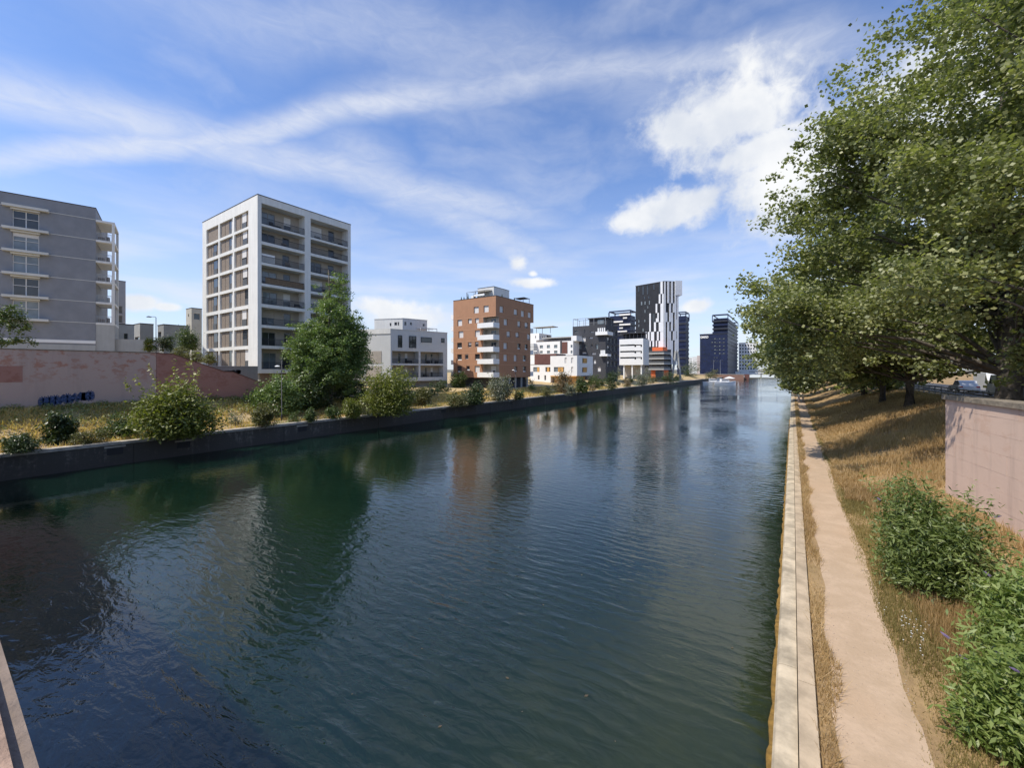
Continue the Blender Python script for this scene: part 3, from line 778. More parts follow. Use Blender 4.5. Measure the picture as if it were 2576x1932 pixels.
def plain_block(name, label, u0, uc, u1, vtop, d0, m, zb=2.0, skew=0.0, back=10, wins=(), kw='L6', blind=0):
    o, P, FS, FE, LS, LE, zt, pts = simple_block(name, label, u0, uc, u1, vtop, d0, m, zb, skew, back)
    hs, he = [], []
    for (f, *r) in wins: (hs if f == 's' else he).append((FS if f == 's' else FE).rect(kw, *r))
    shell(o, pts, zb, zt, m, skip=(0, 3)); edge_cap(o, pts, zt)
    FE.wall(o, m, 0, LE, zb, zt, he); FS.wall(o, m, 0, LS, zb, zt, hs)
    for h in hs: FS.window(o, h, .25, FRAME, GLASS, blind)
    for h in he: FE.window(o, h, .25, FRAME, GLASS, blind)
    return o, FS, FE, LS, LE, zt
plain_block('apartment_block', 'lighter grey block standing behind the far left balconies', CU('L6', 0), CU('L6', 35), CU('L6', 285), CV('K1', 955), 84, mat('grey_block_wall', (.30, .305, .32), .85, .06, 1), 3, 0, 12,
            [('e', 105, 75, 222, 225), ('e', 105, 265, 222, 410), ('e', 40, 75, 75, 225), ('e', 40, 265, 75, 410)])
plain_block('house', 'low grey house with pale pilasters right of the dark grey block', CU('L6', -90), CU('L6', -40), CU('L6', 455), CV('L6', 430), 62, mat('grey_house_wall', (.42, .43, .42), .85, .06, 1), 3, 0, 8,
            [('e', 0, 650, 95, 830), ('e', 250, 620, 330, 940)])
plain_block('house', 'mid grey flat roofed house left of the thin street lamp', CU('L6', 445), CU('L6', 570), CU('L6', 840), CV('L6', 430), 72, mat('mid_grey_house_wall', (.30, .31, .31), .85, .06, 1), 3, 0, 8,
            [('s', 470, 690, 560, 900)])
plain_block('house', 'long grey flat roofed house right of the thin street lamp', CU('L6', 920), CU('L6', 1040), CU('L6', 1560), CV('L6', 450), 70, mat('dark_grey_house_wall', (.25, .26, .26), .85, .06, 1), 3, 0, 8,
            [('s', 930, 590, 990, 700)])
plain_block('stair_tower', 'narrow grey stair tower just left of the white tower', CU('L6', 1485), CU('L6', 1595), CU('L6', 1800), CV('L6', 120), 88, mat('stair_tower_wall', (.42, .41, .36), .85, .08, 1), 3, 0, 8,
            [('e', 1640, 225, 1760, 345), ('s', 1525, 235, 1545, 290)])

# ------------------------------------------------------------------ low white block
def low_block():
    d = 87; P = W(CU('K3', 522), d)
    h1 = math.radians(15.3); FE = Face(P, (P[0] + math.sin(h1) * 30, P[1] + math.cos(h1) * 30))
    h2 = math.radians(-110); FS = Face(P, (P[0] + math.sin(h2) * 30, P[1] + math.cos(h2) * 30))
    LE = FE.hit(CU('K3', 1128))[0]; LS = 13.0
    zt = Z(CV('K3', 545), d); zb = Z(CV('K3', 1105), d); zg = 1.0
    o = empty('apartment_block', (P[0], P[1], zg), 'low white four storey block with square loggias between tall tree and terracotta block', 'building')
    Q, R = FE.xy(LE), FS.xy(LS); pts = [P, Q, (Q[0] - 12, Q[1] + 3), (R[0] - 2, R[1] + 12), R]
    shell(o, pts, zg, zt, WHITE2, skip=(0, 4)); edge_cap(o, pts, zt, GREYT, .12, .08)
    lg = [FE.rect('K3', 537, 780, 822, 912), FE.rect('K3', 842, 790, 1085, 915), FE.rect('K3', 537, 932, 822, 1062), FE.rect('K3', 842, 935, 1085, 1058)]
    za, zb2 = lg[0][2], lg[0][3]; zc, zd = lg[2][2], lg[2][3]
    lg = [(q[0], q[1], za, zb2) for q in lg[:2]] + [(q[0], q[1], zc, zd) for q in lg[2:]]
    top = [FE.rect('K3', 600, 610, 645, 742), FE.rect('K3', 718, 618, 795, 748), FE.rect('K3', 845, 632, 960, 690), FE.rect('K3', 1062, 642, 1097, 692)]
    D = 2.0
    FE.wall(o, WHITE2, 0, LE, zb, zt, lg, D); 
    # upper windows are cut in a thin leaf standing 4 cm proud
    for t in top: pass
    FI = Face(FE.xy(0, -D), FE.xy(LE, -D)); 
    if FI.n.dot(FE.n) < 0: FI.n = -FI.n
    r = random.Random(5)
    for q in lg:
        w = q[1] - q[0]; H = q[3] - q[2]
        w1 = (q[0] + w * .36, q[0] + w * .46, q[2] + .05, q[2] + H * .86); w2 = (q[0] + w * .62, q[0] + w * .72, q[2] + .05, q[2] + H * .86)
        FI.wall(o, BEIGE, q[0], q[1], q[2], q[3], [w1, w2], .1, name='loggia_wall')
        FI.window(o, w1, .1); FI.window(o, w2, .1, blind=r.choice([0, .5]))
        railing(FE, o, q[0], q[1], q[2], 1.0, -.1, .16)
        for k in range(2):
            a = q[0] + w * r.uniform(.1, .8); FE.part('balcony_box', r.choice([DMETAL, BROWNP]), o, a, a + .7, q[2], q[2] + .7, -1.3, -.7)
    for i, t in enumerate(top):
        f = FE.window(o, t, .02, DMETAL, GLASS, mull=1 if i == 1 else 0, o=.03, ft=.12)
        FE.part('window_surround', WHITE, o, t[0] - .1, t[1] + .1, t[2] - .14, t[2] - .002, .002, .1)
    # left face with beige panels
    FS.wall(o, WHITE2, 0, LS, zb, zt)
    for (x0, y0, x1, y1) in ((180, 780, 425, 912), (258, 940, 420, 1080)):
        q = FS.rect('K3', x0, y0, x1, y1); FS.part('wall_panel', BEIGE, o, q[0], q[1], q[2], q[3], .003, .06)
    FS.part('roof_band', WHITE, o, -.02, LS, zt - .95, zt - .01, .003, .12)
    FE.part('plinth', BEIGE, o, 1.2, LE - .8, zg, zb - .003, -5, -1.6); FS.part('plinth', CONC, o, .5, LS, zg, zb - .003, -5, -.7)
    # penthouse and pergola
    p2 = W(CU('K3', 650), 96); FE2 = Face(p2, (p2[0] + math.sin(h1) * 20, p2[1] + math.cos(h1) * 20)); L2 = FE2.hit(CU('K3', 912))[0]
    FS2 = Face(p2, (p2[0] + math.sin(h2) * 20, p2[1] + math.cos(h2) * 20)); z2 = Z(CV('K3', 430), 96)
    L3 = 7.5
    Q2, R2 = FE2.xy(L2), FS2.xy(L3)
    pts2 = [p2, Q2, (Q2[0] - 6, Q2[1] + 2), (R2[0] - 1, R2[1] + 6), R2]; shell(o, pts2, zt - .1, z2, WHITE, skip=(0, 4)); edge_cap(o, pts2, z2, WHITE, .12, .1, name='penthouse_edge')
    wins = [FE2.rect('K3', a, b, c, e) for a, b, c, e in ((668, 465, 692, 505), (728, 470, 750, 500), (865, 488, 885, 515))]
    FE2.wall(o, WHITE, 0, L2, zt - .1, z2, wins, .15, name='penthouse_wall')
    for w in wins: FE2.window(o, w, .15)
    ws = [FS2.rect('K3', a, b, c, e) for a, b, c, e in ((512, 478, 530, 512), (562, 470, 590, 505), (598, 468, 612, 505))]
    FS2.wall(o, WHITE, 0, L3, zt - .1, z2, ws, .15, name='penthouse_wall')
    for w in ws: FS2.window(o, w, .15)
    mb = MB(); a0, a1 = FE2.hit(CU('K3', 800))[0], FE2.hit(CU('K3', 972))[0]; zp = Z(CV('K3', 515), 93)
    for a in (a0, (a0 + a1) / 2, a1): FE2.box(mb, a - .05, a + .05, zt - .1, zp, 2.0, 2.1)
    FE2.box(mb, a0, a1, zp, zp + .12, 1.95, 2.15); FE2.box(mb, a0, a1, zp, zp + .12, .1, .25)
    mb.build('pergola', GREYT, o)
    FE2.part('planter', OCHRE, o, a0 + .3, a1 - 1.6, zt - .05, zt + .5, 1.0, 1.5)
low_block()

# ------------------------------------------------------------------ terracotta block
def terracotta():
    d = 94.5; P = W(CU('L8', 940), d)
    FE = Face(P, (P[0], P[1] + 40)); FS = Face(P, (P[0] - 40, P[1]))
    LE = FE.hit(CU('L8', 1545))[0]; LE2 = FE.hit(CU('L8', 1495))[0]; LS = FS.hit(CU('L8', 258))[0]
    zz = [Z(CV('L8', y), d) for y in (278, 605, 800, 995, 1190, 1385, 1600)]
    zt, zb, zg = zz[0], zz[-1], 1.2
    o = empty('apartment_block', (P[0], P[1], zg), 'terracotta block with white corner balconies and small square windows', 'building')
    S = [[(585, 455, 665, 560, 1), (743, 437, 825, 545, 1)],
         [(323, 665, 398, 765, 1), (493, 650, 553, 725, .98), (605, 640, 668, 718, .95)],
         [(340, 850, 418, 957, 1), (603, 835, 685, 942, 1)],
         [(318, 1035, 395, 1130, 0), (490, 1028, 548, 1105, .5), (603, 1020, 662, 1100, .4)],
         [(320, 1222, 393, 1320, 0), (443, 1222, 498, 1298, .2), (603, 1215, 682, 1315, 0)],
         [(318, 1408, 392, 1510, 0), (465, 1408, 520, 1482, .0), (600, 1405, 682, 1510, 1)]]
    E = [[(1003, 443, 1065, 550, 1), (1230, 492, 1290, 590, .9), (1345, 517, 1400, 618, 1), (1455, 545, 1510, 640, .9)],
         [(1068, 650, 1130, 752, 1), (1288, 683, 1340, 785, .8), (1405, 708, 1460, 802, .7)],
         [(1115, 848, 1175, 945, .8), (1258, 868, 1315, 948, .8), (1445, 895, 1495, 990, .8)],
         [(1065, 1032, 1128, 1135, 1), (1288, 1050, 1338, 1140, 0), (1405, 1060, 1457, 1148, 0)],
         [(1065, 1222, 1128, 1328, 1), (1230, 1230, 1283, 1332, 1), (1375, 1238, 1430, 1330, 0)],
         [(1230, 1415, 1288, 1500, 0), (1375, 1415, 1430, 1505, 0)]]
    cw = FS.hit(CU('L8', 738))[0]; cd = FE.hit(CU('L8', 990))[0]
    def wins(F, lst): return [(F.rect('L8', *q[:4]), q[4]) for q in lst]
    for F, data, L0, L1 in ((FS, S, 0, LS), (FE, E, 0, LE)):
        t = wins(F, data[0]); lo = [w for row in data[1:] for w in wins(F, row)]
        zs = zz[1] if F is FS else zz[1] - .35
        F.wall(o, TERRA, 0, L1, zz[1], zt, [w[0] for w in t], .35)
        F.wall(o, TERRA, cw if F is FS else cd, L1 if F is FS else LE2, zb, zz[1], [w[0] for w in lo], .35)
        for w, b in t + lo:
            F.window(o, w, .35, FRAMEW if b else FRAME, GLASS, blind=b)
            if not b: F.part('window_sill', WHITED, o, w[0] + .1, w[1] - .1, w[2] + .02, w[2] + .28, -.27, -.2)
        for z in zz[1:-1]:
            F.part('string_course', TERRAT, o, (0 if z == zz[1] else (cw if F is FS else cd)), LE2 if F is FE and z != zz[1] else L1, z - .05, z + .04, .003, .03)
    # overhang soffit at far end, inner corner walls
    mb = MB(); p = FE.xy(LE2); q = FE.xy(LE); mb.poly(((p[0], p[1], zz[1]), (q[0], q[1], zz[1]), (q[0] - LS, q[1], zz[1]), (p[0] - LS, p[1], zz[1]))); mb.build('soffit', TERRA, o)
    pts = [P, FE.xy(LE), (P[0] - LS, P[1] + LE), (P[0] - LS, P[1])]
    shell(o, pts, zz[1], zt, TERRA, skip=(0, 3)); edge_cap(o, pts, zt, DARKR, .12, .05)
    mb = MB(); a, b = (P[0] - LS, P[1]), (P[0] - LS, P[1] + LE2); c = (P[0], P[1] + LE2)
    mb.poly(((*a, zb), (*b, zb), (*b, zz[1]), (*a, zz[1]))); mb.poly(((*b, zb), (*c, zb), (*c, zz[1]), (*b, zz[1]))); mb.build('wall', TERRA, o)
    x0, y0 = P[0], P[1]
    fI = Face((x0, y0 + cd), (x0 - cw, y0 + cd)); fJ = Face((x0 - cw, y0), (x0 - cw, y0 + cd))
    if fJ.n.x < 0: fJ.n = -fJ.n
    r = random.Random(9)
    for i in range(1, 6):
        z0, z1 = zz[i + 1], zz[i]
        dr = (cw * .22, cw * .62, z0 + .25, z1 - .35)
        fI.wall(o, BEIGE, 0, cw, z0, z1, [dr], .1, name='loggia_wall'); fI.window(o, dr, .1, FRAME, GLASS, blind=[0, .0, .0, 0, 1, 1][i], mull=1)
        fJ.wall(o, BEIGE, 0, cd, z0, z1, name='loggia_wall')
        mb = MB(); mb.box(x0 - cw, x0 - .02, y0 + .02, y0 + cd, z0 - .0, z0 + .12); mb.build('loggia_floor', CONC, o)
        # white balcony tray, proud of both faces
        bx = FS.hit(CU('L8', 690))[0]; zt_ = z0 + 1.28; zb_ = z0 + .14
        mb = MB()
        mb.box(x0 - bx + .02, x0 + .12, y0 - 1.15, y0 - 1.03, zb_, zt_)            # front
        mb.box(x0, x0 + .12, y0 - 1.03, y0 + cd, zb_, zt_)                        # canal side
        mb.box(x0 - bx + .02, x0 - bx + .14, y0 - 1.03, y0 - .003, zb_, zt_)       # left cheek
        mb.box(x0 - bx + .14, x0, y0 - 1.03, y0 - .003, zb_, zb_ + .15)
        mb.build('balcony', WHITED, o)
        if i != 4: mb = MB(); mb.box(x0 - cw * .6, x0 - cw * .3, y0 + .3, y0 + 1.0, z0 + .12, z0 + .86); mb.box(x0 - cw * .28, x0 - cw * .2, y0 + .3, y0 + .8, z0 + .12, z0 + 1.7); mb.build('balcony_furniture', r.choice([DMETAL, BEIGE]), o)
    # balconies on the far left edge and the far right edge
    for i, (ya, yb) in enumerate(((590, 660), (775, 845), (950, 1020), (1130, 1200), (1315, 1385), (1495, 1570))):
        za, zc = Z(CV('L8', yb), 103), Z(CV('L8', ya), 103)
        mb = MB(); X = P[0] - LS; mb.box(X - 1.35, X - .003, P[1] + .6, P[1] + 4.5, za, zc); mb.build('balcony', WHITED, o)
    for ya, yb in ((808, 878), (1160, 1225), (1500, 1570)):
        za, zc = Z(CV('L8', yb), 108), Z(CV('L8', ya), 108)
        mb = MB(); mb.box(P[0] - 3.2, P[0] - .1, P[1] + LE2 + .003, P[1] + LE2 + 1.6, za, zc); mb.build('balcony', WHITED, o)
    # dark recessed ground floor
    mb = MB(); mb.box(P[0] - LS + 1.2, P[0] - 1.0, P[1] + 1.4, P[1] + LE2 - .6, zg, zb - .003); mb.build('ground_floor', DARKB, o)
    for k in range(5): FE.part('ground_pillar', CONC, o, 3.0 + k * 2.7, 3.35 + k * 2.7, zg, zb - .004, -.5, -.15)
    # penthouse, awnings, roof plants
    c2 = W(CU('L8', 908), d + 5); f1 = Face(c2, (c2[0], c2[1] + 30)); f2 = Face(c2, (c2[0] - 30, c2[1])); l1 = f1.hit(CU('L8', 1155))[0]; l2 = f2.hit(CU('L8', 650))[0]
    zp = Z(CV('L8', 132), d + 5); pts = [c2, f1.xy(l1), (c2[0] - l2, c2[1] + l1), f2.xy(l2)]
    shell(o, pts, zt - .12, zp, WHITE); edge_cap(o, pts, zp, DARKR, .1, .08, name='penthouse_edge')
    mb = MB(); ax0, ax1 = c2[0] - l2 - 1.2, c2[0] - .6; ya, yb = P[1] + .8, c2[1] - .1; za = zp - 1.05
    mb.hexa(((ax0, ya, za - .25), (ax1, ya, za - .25), (ax1, yb, za + .35), (ax0, yb, za + .35), (ax0, ya, za - .2), (ax1, ya, za - .2), (ax1, yb, za + .4), (ax0, yb, za + .4)))
    for x in (ax0 + .1, (ax0 + ax1) / 2, ax1 - .1): mb.box(x - .05, x + .05, ya, ya + .1, zt, za - .25)
    mb.build('awning', mat('brown_awning', (.10, .075, .06), .8, .1, 2), o)
    mb = MB(); mb.box(c2[0] - 3.6, c2[0] - .4, P[1] + .5, P[1] + .62, zt + .55, zt + 1.0); mb.box(c2[0] - 4.6, c2[0] - 3.8, P[1] + .6, P[1] + 1.3, zt, zt + .8); mb.build('roof_furniture', WHITED, o)
    mb = MB(); x = P[0]; y = P[1] + LE - 5; mb.box(x - 3, x + .2, y, y + 3, zt + 1.3, zt + 1.36); mb.box(x - .1, x, y, y + .08, zt, zt + 1.3); mb.box(x - .1, x, y + 2.9, y + 2.98, zt, zt + 1.3); mb.build('awning', DARKB, o)
    mb = MB()
    for k, xx in enumerate((355, 398, 462, 560, 620, 985, 1055)):
        a = FS.hit(CU('L8', min(xx, 930)))[0]; px = P[0] - max(a, .4) if xx < 940 else P[0] - .7; py = P[1] + (.7 if xx < 940 else 3.0 * (xx - 940) / 40)
        h = (.9, .8, 1.5, 1.4, .8, .9, .8)[k]
        for q in range(5): mb.lathe([(.28 * (1 - q / 5.5), h * q / 6), (.06, h * (q + 1.6) / 6)], 7, (px + .04 * (q % 2), py, zt + .1))
        mb.lathe([(.2, 0), (.24, .3)], 8, (px, py, zt - .12))
    mb.build('potted_conifers', mat('conifer', (.04, .06, .03), .9, .3, 6), o)
terracotta()

# ------------------------------------------------------------------ white houses with ochre shutters
def ochre_house():
    d = 126; P = W(CU('L2', 1092), d); FS = Face(P, (P[0] - 40, P[1])); FE = Face(P, (P[0], P[1] + 60))
    LS = FS.hit(CU('L2', 535))[0]; LE = FE.hit(CU('L2', 1422))[0]; zt = Z(CV('L2', 945), d); zb = Z(CV('L2', 1375), d); zg = 1.2
    o = empty('row_house', (P[0], P[1], zg), 'white cube house with ochre shutters in front of the charcoal block', 'building')
    S = [(832, 995, 880, 1108, 0), (968, 995, 1012, 1108, 0), (970, 1188, 1012, 1298, 0), (608, 1188, 825, 1292, 2)]
    E = [(1200, 1005, 1305, 1110, 3), (1200, 1195, 1305, 1300, 3)]
    for F, dat, L in ((FS, S, LS), (FE, E, LE)):
        R = [(F.rect('L2', *q[:4]), q[4]) for q in dat]
        F.wall(o, WHITED, 0, L, zb, zt, [q[0] for q in R], .3)
        for q, k in R:
            F.window(o, q, .3, FRAME, GLASSB if k == 2 else GLASS, blind=.0 if k else .97)
            w = q[1] - q[0]
            if k == 2: F.part('shutter', OCHRE, o, q[0] + w * .12, q[0] + w * .62, q[2] + .02, q[3] - .02, -.2, -.14)
            if k == 3: F.part('shutter', OCHRE, o, q[0] + w * .3, q[1] - .05, q[2] + .02, q[3] - .02, -.2, -.14)
    pts = [P, FE.xy(LE), (P[0] - LS, P[1] + LE), FS.xy(LS)]; shell(o, pts, zb, zt, WHITED, skip=(0, 3)); edge_cap(o, pts, zt, DARKB, .1, .05)
    FS.part('ground_floor', OCHRE, o, .8, LS * .9, zg, zb - .3, -4, -1.0); FS.part('canopy', OCHRE, o, .2, LS, zb - .28, zb - .003, -3, .1)
    FE.part('ground_floor', OCHRE, o, 2, LE * .75, zg, zb - .3, -4, -1.4)
    # lower wing to the left
    a2 = FS.hit(CU('L2', 120))[0]; z2 = Z(CV('L2', 1135), d)
    o2 = empty('row_house', (FS.xy(a2)[0], P[1], zg), 'lower white house with ochre shutters right behind the terracotta block', 'building')
    R = [FS.rect('L2', 172, 1190, 303, 1292), FS.rect('L2', 425, 1190, 530, 1290), FS.rect('L2', 268, 1360, 303, 1450), FS.rect('L2', 403, 1360, 438, 1465)]
    FS.wall(o2, WHITED, LS + .02, a2, zg, z2, R, .25, o=-.2)
    for i, q in enumerate(R):
        FS.window(o2, q, .25, FRAME, GLASSB if i == 0 else GLASS, o=-.2)
        w = q[1] - q[0]
        if i < 2: FS.part('shutter', OCHRE, o2, q[0] + w * (.05 if i == 0 else .25), q[0] + w * (.4 if i == 0 else .7), q[2] + .02, q[3] - .02, -.32, -.28)
    shell(o2, [FS.xy(LS + .02, -.2), FS.xy(a2, -.2), FS.xy(a2, -9), FS.xy(LS + .02, -9)], zg, z2, WHITED, skip=(0,))
    FS.part('roof_edge', DARKB, o2, LS + .02, a2 + .05, z2, z2 + .12, -.6, -.14)
    FS.part('roof_structure', REDM, o2, LS + .6, a2 + 1.5, z2 + .12, z2 + 3.7, -12, -5)
ochre_house()

def white_rear():
    d = 158; P = W(CU('L2', 735), d); FS = Face(P, (P[0] - 60, P[1])); zt = Z(CV('L2', 650), d); zg = 1.2
    LS = FS.hit(CU('L2', 255))[0]; L2 = FS.hit(CU('L2', 1010))[0]
    o = empty('apartment_block', (P[0], P[1], zg), 'white block with maroon stair panel left of the charcoal block', 'building')
    R = [FS.rect('L2', *q) for q in ((315, 735, 382, 800), (462, 728, 527, 797), (612, 725, 682, 795), (320, 850, 375, 905), (465, 848, 528, 905), (612, 845, 682, 905), (958, 725, 997, 785), (958, 845, 997, 905))]
    FS.wall(o, WHITED, L2, LS, zg, zt, R, .25)
    for q in R: FS.window(o, q, .25, FRAME, GLASSB)
    q = FS.rect('L2', 778, 665, 892, 905); FS.part('stair_panel', REDM, o, q[0], q[1], q[2], q[3], .003, .1)
    FS.part('stair_side', DARKB, o, FS.hit(CU('L2', 778))[0], FS.hit(CU('L2', 740))[0], q[2], zt, .003, .06)
    shell(o, [FS.xy(L2), FS.xy(LS), FS.xy(LS, -12), FS.xy(L2, -12)], zg, zt, WHITED, skip=(0,))
    FS.part('roof_terrace', mat('terrace_clutter', (.22, .19, .17), .9, .4, 1.5), o, L2, LS + 1, zt, zt + .9, -8, -1.2)
    FS.part('roof_canopy', CONC, o, L2 - .8, LS * .8, zt + 1.3, zt + 1.75, -9, -.6)
    FS.part('canopy_end', WHITED, o, L2 - 1.2, L2 + 1.0, zt - .1, zt + 1.9, -8, -.4)
    # balconies at left end
    for y in (700, 775, 870):
        z = Z(CV('L2', y), d); FS.part('balcony', WHITE2, o, LS + .003, LS + 4.5, z - 1.0, z + .3, -1, 2.5)
    # penthouse behind
    o2, P2, F2, E2, l2, e2, z2, pts = simple_block('apartment_block', 'small white penthouse with sun canopy showing right of the terracotta block', CU('L2', 100), CU('L2', 300), CU('L2', 560), CV('L2', 482), 176, WHITED, 1.2)
    hs = [F2.rect('L2', 218, 535, 235, 590)]; he = [E2.rect('L2', *q) for q in ((315, 535, 332, 590), (365, 540, 382, 592), (410, 545, 425, 592), (458, 530, 548, 582))]
    F2.wall(o2, WHITED, 0, l2, 1.2, z2, hs); E2.wall(o2, WHITED, 0, e2, 1.2, z2, he); shell(o2, pts, 1.2, z2, WHITED, skip=(0, 3))
    for h in hs: F2.window(o2, h)
    for h in he: E2.window(o2, h)
    mb = MB(); F2.box(mb, -6, l2 - 1, z2 + 2.6, z2 + 2.9, -6, -1)
    for a in (-4, 0, 3): F2.box(mb, a, a + .15, z2, z2 + 2.6, -3, -2.8)
    mb.build('sun_canopy', CONC, o2)
white_rear()

# ------------------------------------------------------------------ charcoal block
def charcoal():
    d = 153; P = W(CU('L2', 1690), d); FS = Face(P, (P[0] - 60, P[1])); FE = Face(P, (P[0], P[1] + 80))
    LS = FS.hit(CU('L2', 1000))[0]; LE = FE.hit(CU('K4', 892))[0]; zt = Z(CV('L2', 300), d); zg = 1.2
    o = empty('apartment_block', (P[0], P[1], zg), 'charcoal block with scattered small windows and glazed roof terrace', 'building')
    S = [(1040, 412, 1115, 468), (1243, 405, 1258, 475), (1370, 445, 1445, 472), (1190, 560, 1272, 660), (1345, 560, 1422, 595), (1115, 720, 1185, 810), (1245, 712, 1295, 780),
         (1380, 712, 1415, 775), (1480, 705, 1530, 810), (1200, 875, 1285, 912), (1395, 888, 1485, 928), (1430, 1035, 1485, 1120), (1510, 1185, 1585, 1285)]
    R = [FS.rect('L2', *q) for q in S]
    FS.wall(o, DARKB, 0, LS, zg, zt, R, .45)
    for i, q in enumerate(R): FS.window(o, q, .45, FRAMEW, GLASSB if i in (3, 5, 11, 12, 8) else GLASS, blind=.97 if i in (2, 4, 9, 10, 3, 12, 11) else 0)
    e = []
    for k in range(5):
        for a in (.12, .42, .74):
            z = zt - 3.6 - k * 3.0; e.append((LE * a, LE * a + 2.2, z, z + 1.9))
    FE.wall(o, DARKB, 0, LE, zg, zt, e, .4)
    for i, q in enumerate(e): FE.window(o, q, .4, FRAMEW, GLASS, blind=.5 if i % 3 == 0 else 0)
    pts = [P, FE.xy(LE), (P[0] - LS, P[1] + LE), FS.xy(LS)]; shell(o, pts, zg, zt, DARKB, skip=(0, 3))
    # corner balconies
    for (x0, y0, x1, y1, xe) in ((1505, 455, 1690, 525, 4.5), (1592, 920, 1690, 965, 2.5)):
        q = FS.rect('L2', x0, y0, x1, y1)
        mb = MB(); X, Y = P
        mb.box(X - q[1], X + 1.2, Y - 1.4, Y - 1.3, q[2], q[3]); mb.box(X + 1.1, X + 1.2, Y - 1.3, Y + xe, q[2], q[3]); mb.box(X - q[1], X - q[1] + .1, Y - 1.3, Y, q[2], q[3]); mb.box(X - q[1] + .1, X + 1.1, Y - 1.3, Y + xe, q[2], q[2] + .15)
        mb.build('balcony', WHITED, o)
        FS.part('balcony_recess', GLASS, o, .1, q[1] - .4, q[3] - .3, q[3] + 1.6, .003, .04)
        for k in range(4): FS.part('balcony_screen', WHITED, o, .2 + k * q[1] / 4.3, .7 + k * q[1] / 4.3, q[3] - .2, q[3] + 1.5, .05, .12)
    # roof: glazed pavilion and steel frame
    qa, qb = FS.hit(CU('L2', 1300))[0], FS.hit(CU('L2', 1690))[0]; zr = Z(CV('L2', 165), d + 2)
    FS.part('roof_pavilion', DARKB, o, qb + .3, qa, zt - .1, zr, -9, -2); FS.part('pavilion_glazing', GLASSB, o, qb + 1.5, qa - 3.5, zt + .5, zr - .5, -1.997, -1.9)
    FS.part('pavilion_roof', DARKR, o, qb - .2, qa + .4, zr, zr + .25, -9.5, -1.4)
    mb = MB(); zf = Z(CV('L2', 160), d)
    for a in (LS - .15, LS * .85, LS * .6, LS * .35, .2): FS.box(mb, a - .07, a + .07, zt, zf + .3, -.25, -.1); FS.box(mb, a - .07, a + .07, zt, zf + .3, -6, -5.86)
    FS.box(mb, 0, LS, zf + .3, zf + .45, -.25, -.1); FS.box(mb, 0, LS, zf + .3, zf + .45, -6, -5.85)
    for a in (LS - .15, .1): FS.box(mb, a - .07, a + .07, zf + .3, zf + .45, -6, -.25)
    FS.box(mb, 0, LS, zt + .95, zt + 1.0, -.2, -.15)
    mb.build('roof_frame', METAL, o)
charcoal()

# ------------------------------------------------------------------ car park block, orange block, striped tower
def carpark():
    d = 183; P = W(CU('L3', 540), d); FS = Face(P, (P[0] - 60, P[1])); FE = Face(P, (P[0], P[1] + 80))
    LS = FS.hit(CU('L3', 172))[0]; LE = FE.hit(CU('L3', 628))[0]; zt = Z(CV('L3', 990), d); zb = Z(CV('L3', 1400), d); zg = 1.2
    o = empty('apartment_block', (P[0], P[1], zg), 'white block with long dark slot windows raised on thin columns', 'building')
    R = []
    for y in (1085, 1183, 1278):
        R += [FS.rect('L3', 182, y, 405, y + 24), FS.rect('L3', 405, y, 432, y + 38), FS.rect('L3', 432, y, 500, y + 16), FS.rect('L3', 500, y, 522, y + 38)]
    FS.wall(o, WHITED, 0, LS, zb, zt, R, .6)
    for i in range(3): FS.part('slot_window', GLASS, o, R[i * 4 + 3][0], R[i * 4][1], R[i * 4 + 1][2] - .1, R[i * 4][3] + .1, -.63, -.6)
    FE.wall(o, WHITE, 0, LE, zb, zt)
    pts = [P, FE.xy(LE), (P[0] - LS, P[1] + LE), FS.xy(LS)]; shell(o, pts, zb, zt, WHITE, skip=(0, 3))
    mb = MB(); mb.poly([(p[0], p[1], zb) for p in pts]); mb.build('soffit', CONC, o)
    for a in (.8, LS * .45, LS * .8): FS.part('column', WHITED, o, a, a + .55, zg, zb, -1.2, -.65)
    FS.part('ground_floor', BEIGE, o, 2, LS - 1, zg, zb - .01, -9, -5)
    mb = MB(); z1 = Z(CV('L3', 905), d)
    for k in range(6): FS.box(mb, 1 + k * (LS - 2) / 5 - .12, 1 + k * (LS - 2) / 5 + .12, zt - .1, z1, -1.2, -.9)
    FS.box(mb, 0, LS, z1, z1 + .45, -7, -.6); mb.build('roof_canopy', DARKB, o)
    FS.part('roof_room', DARKB, o, LS * .1, LS * .95, zt - .1, z1 - .01, -8, -4)
carpark()
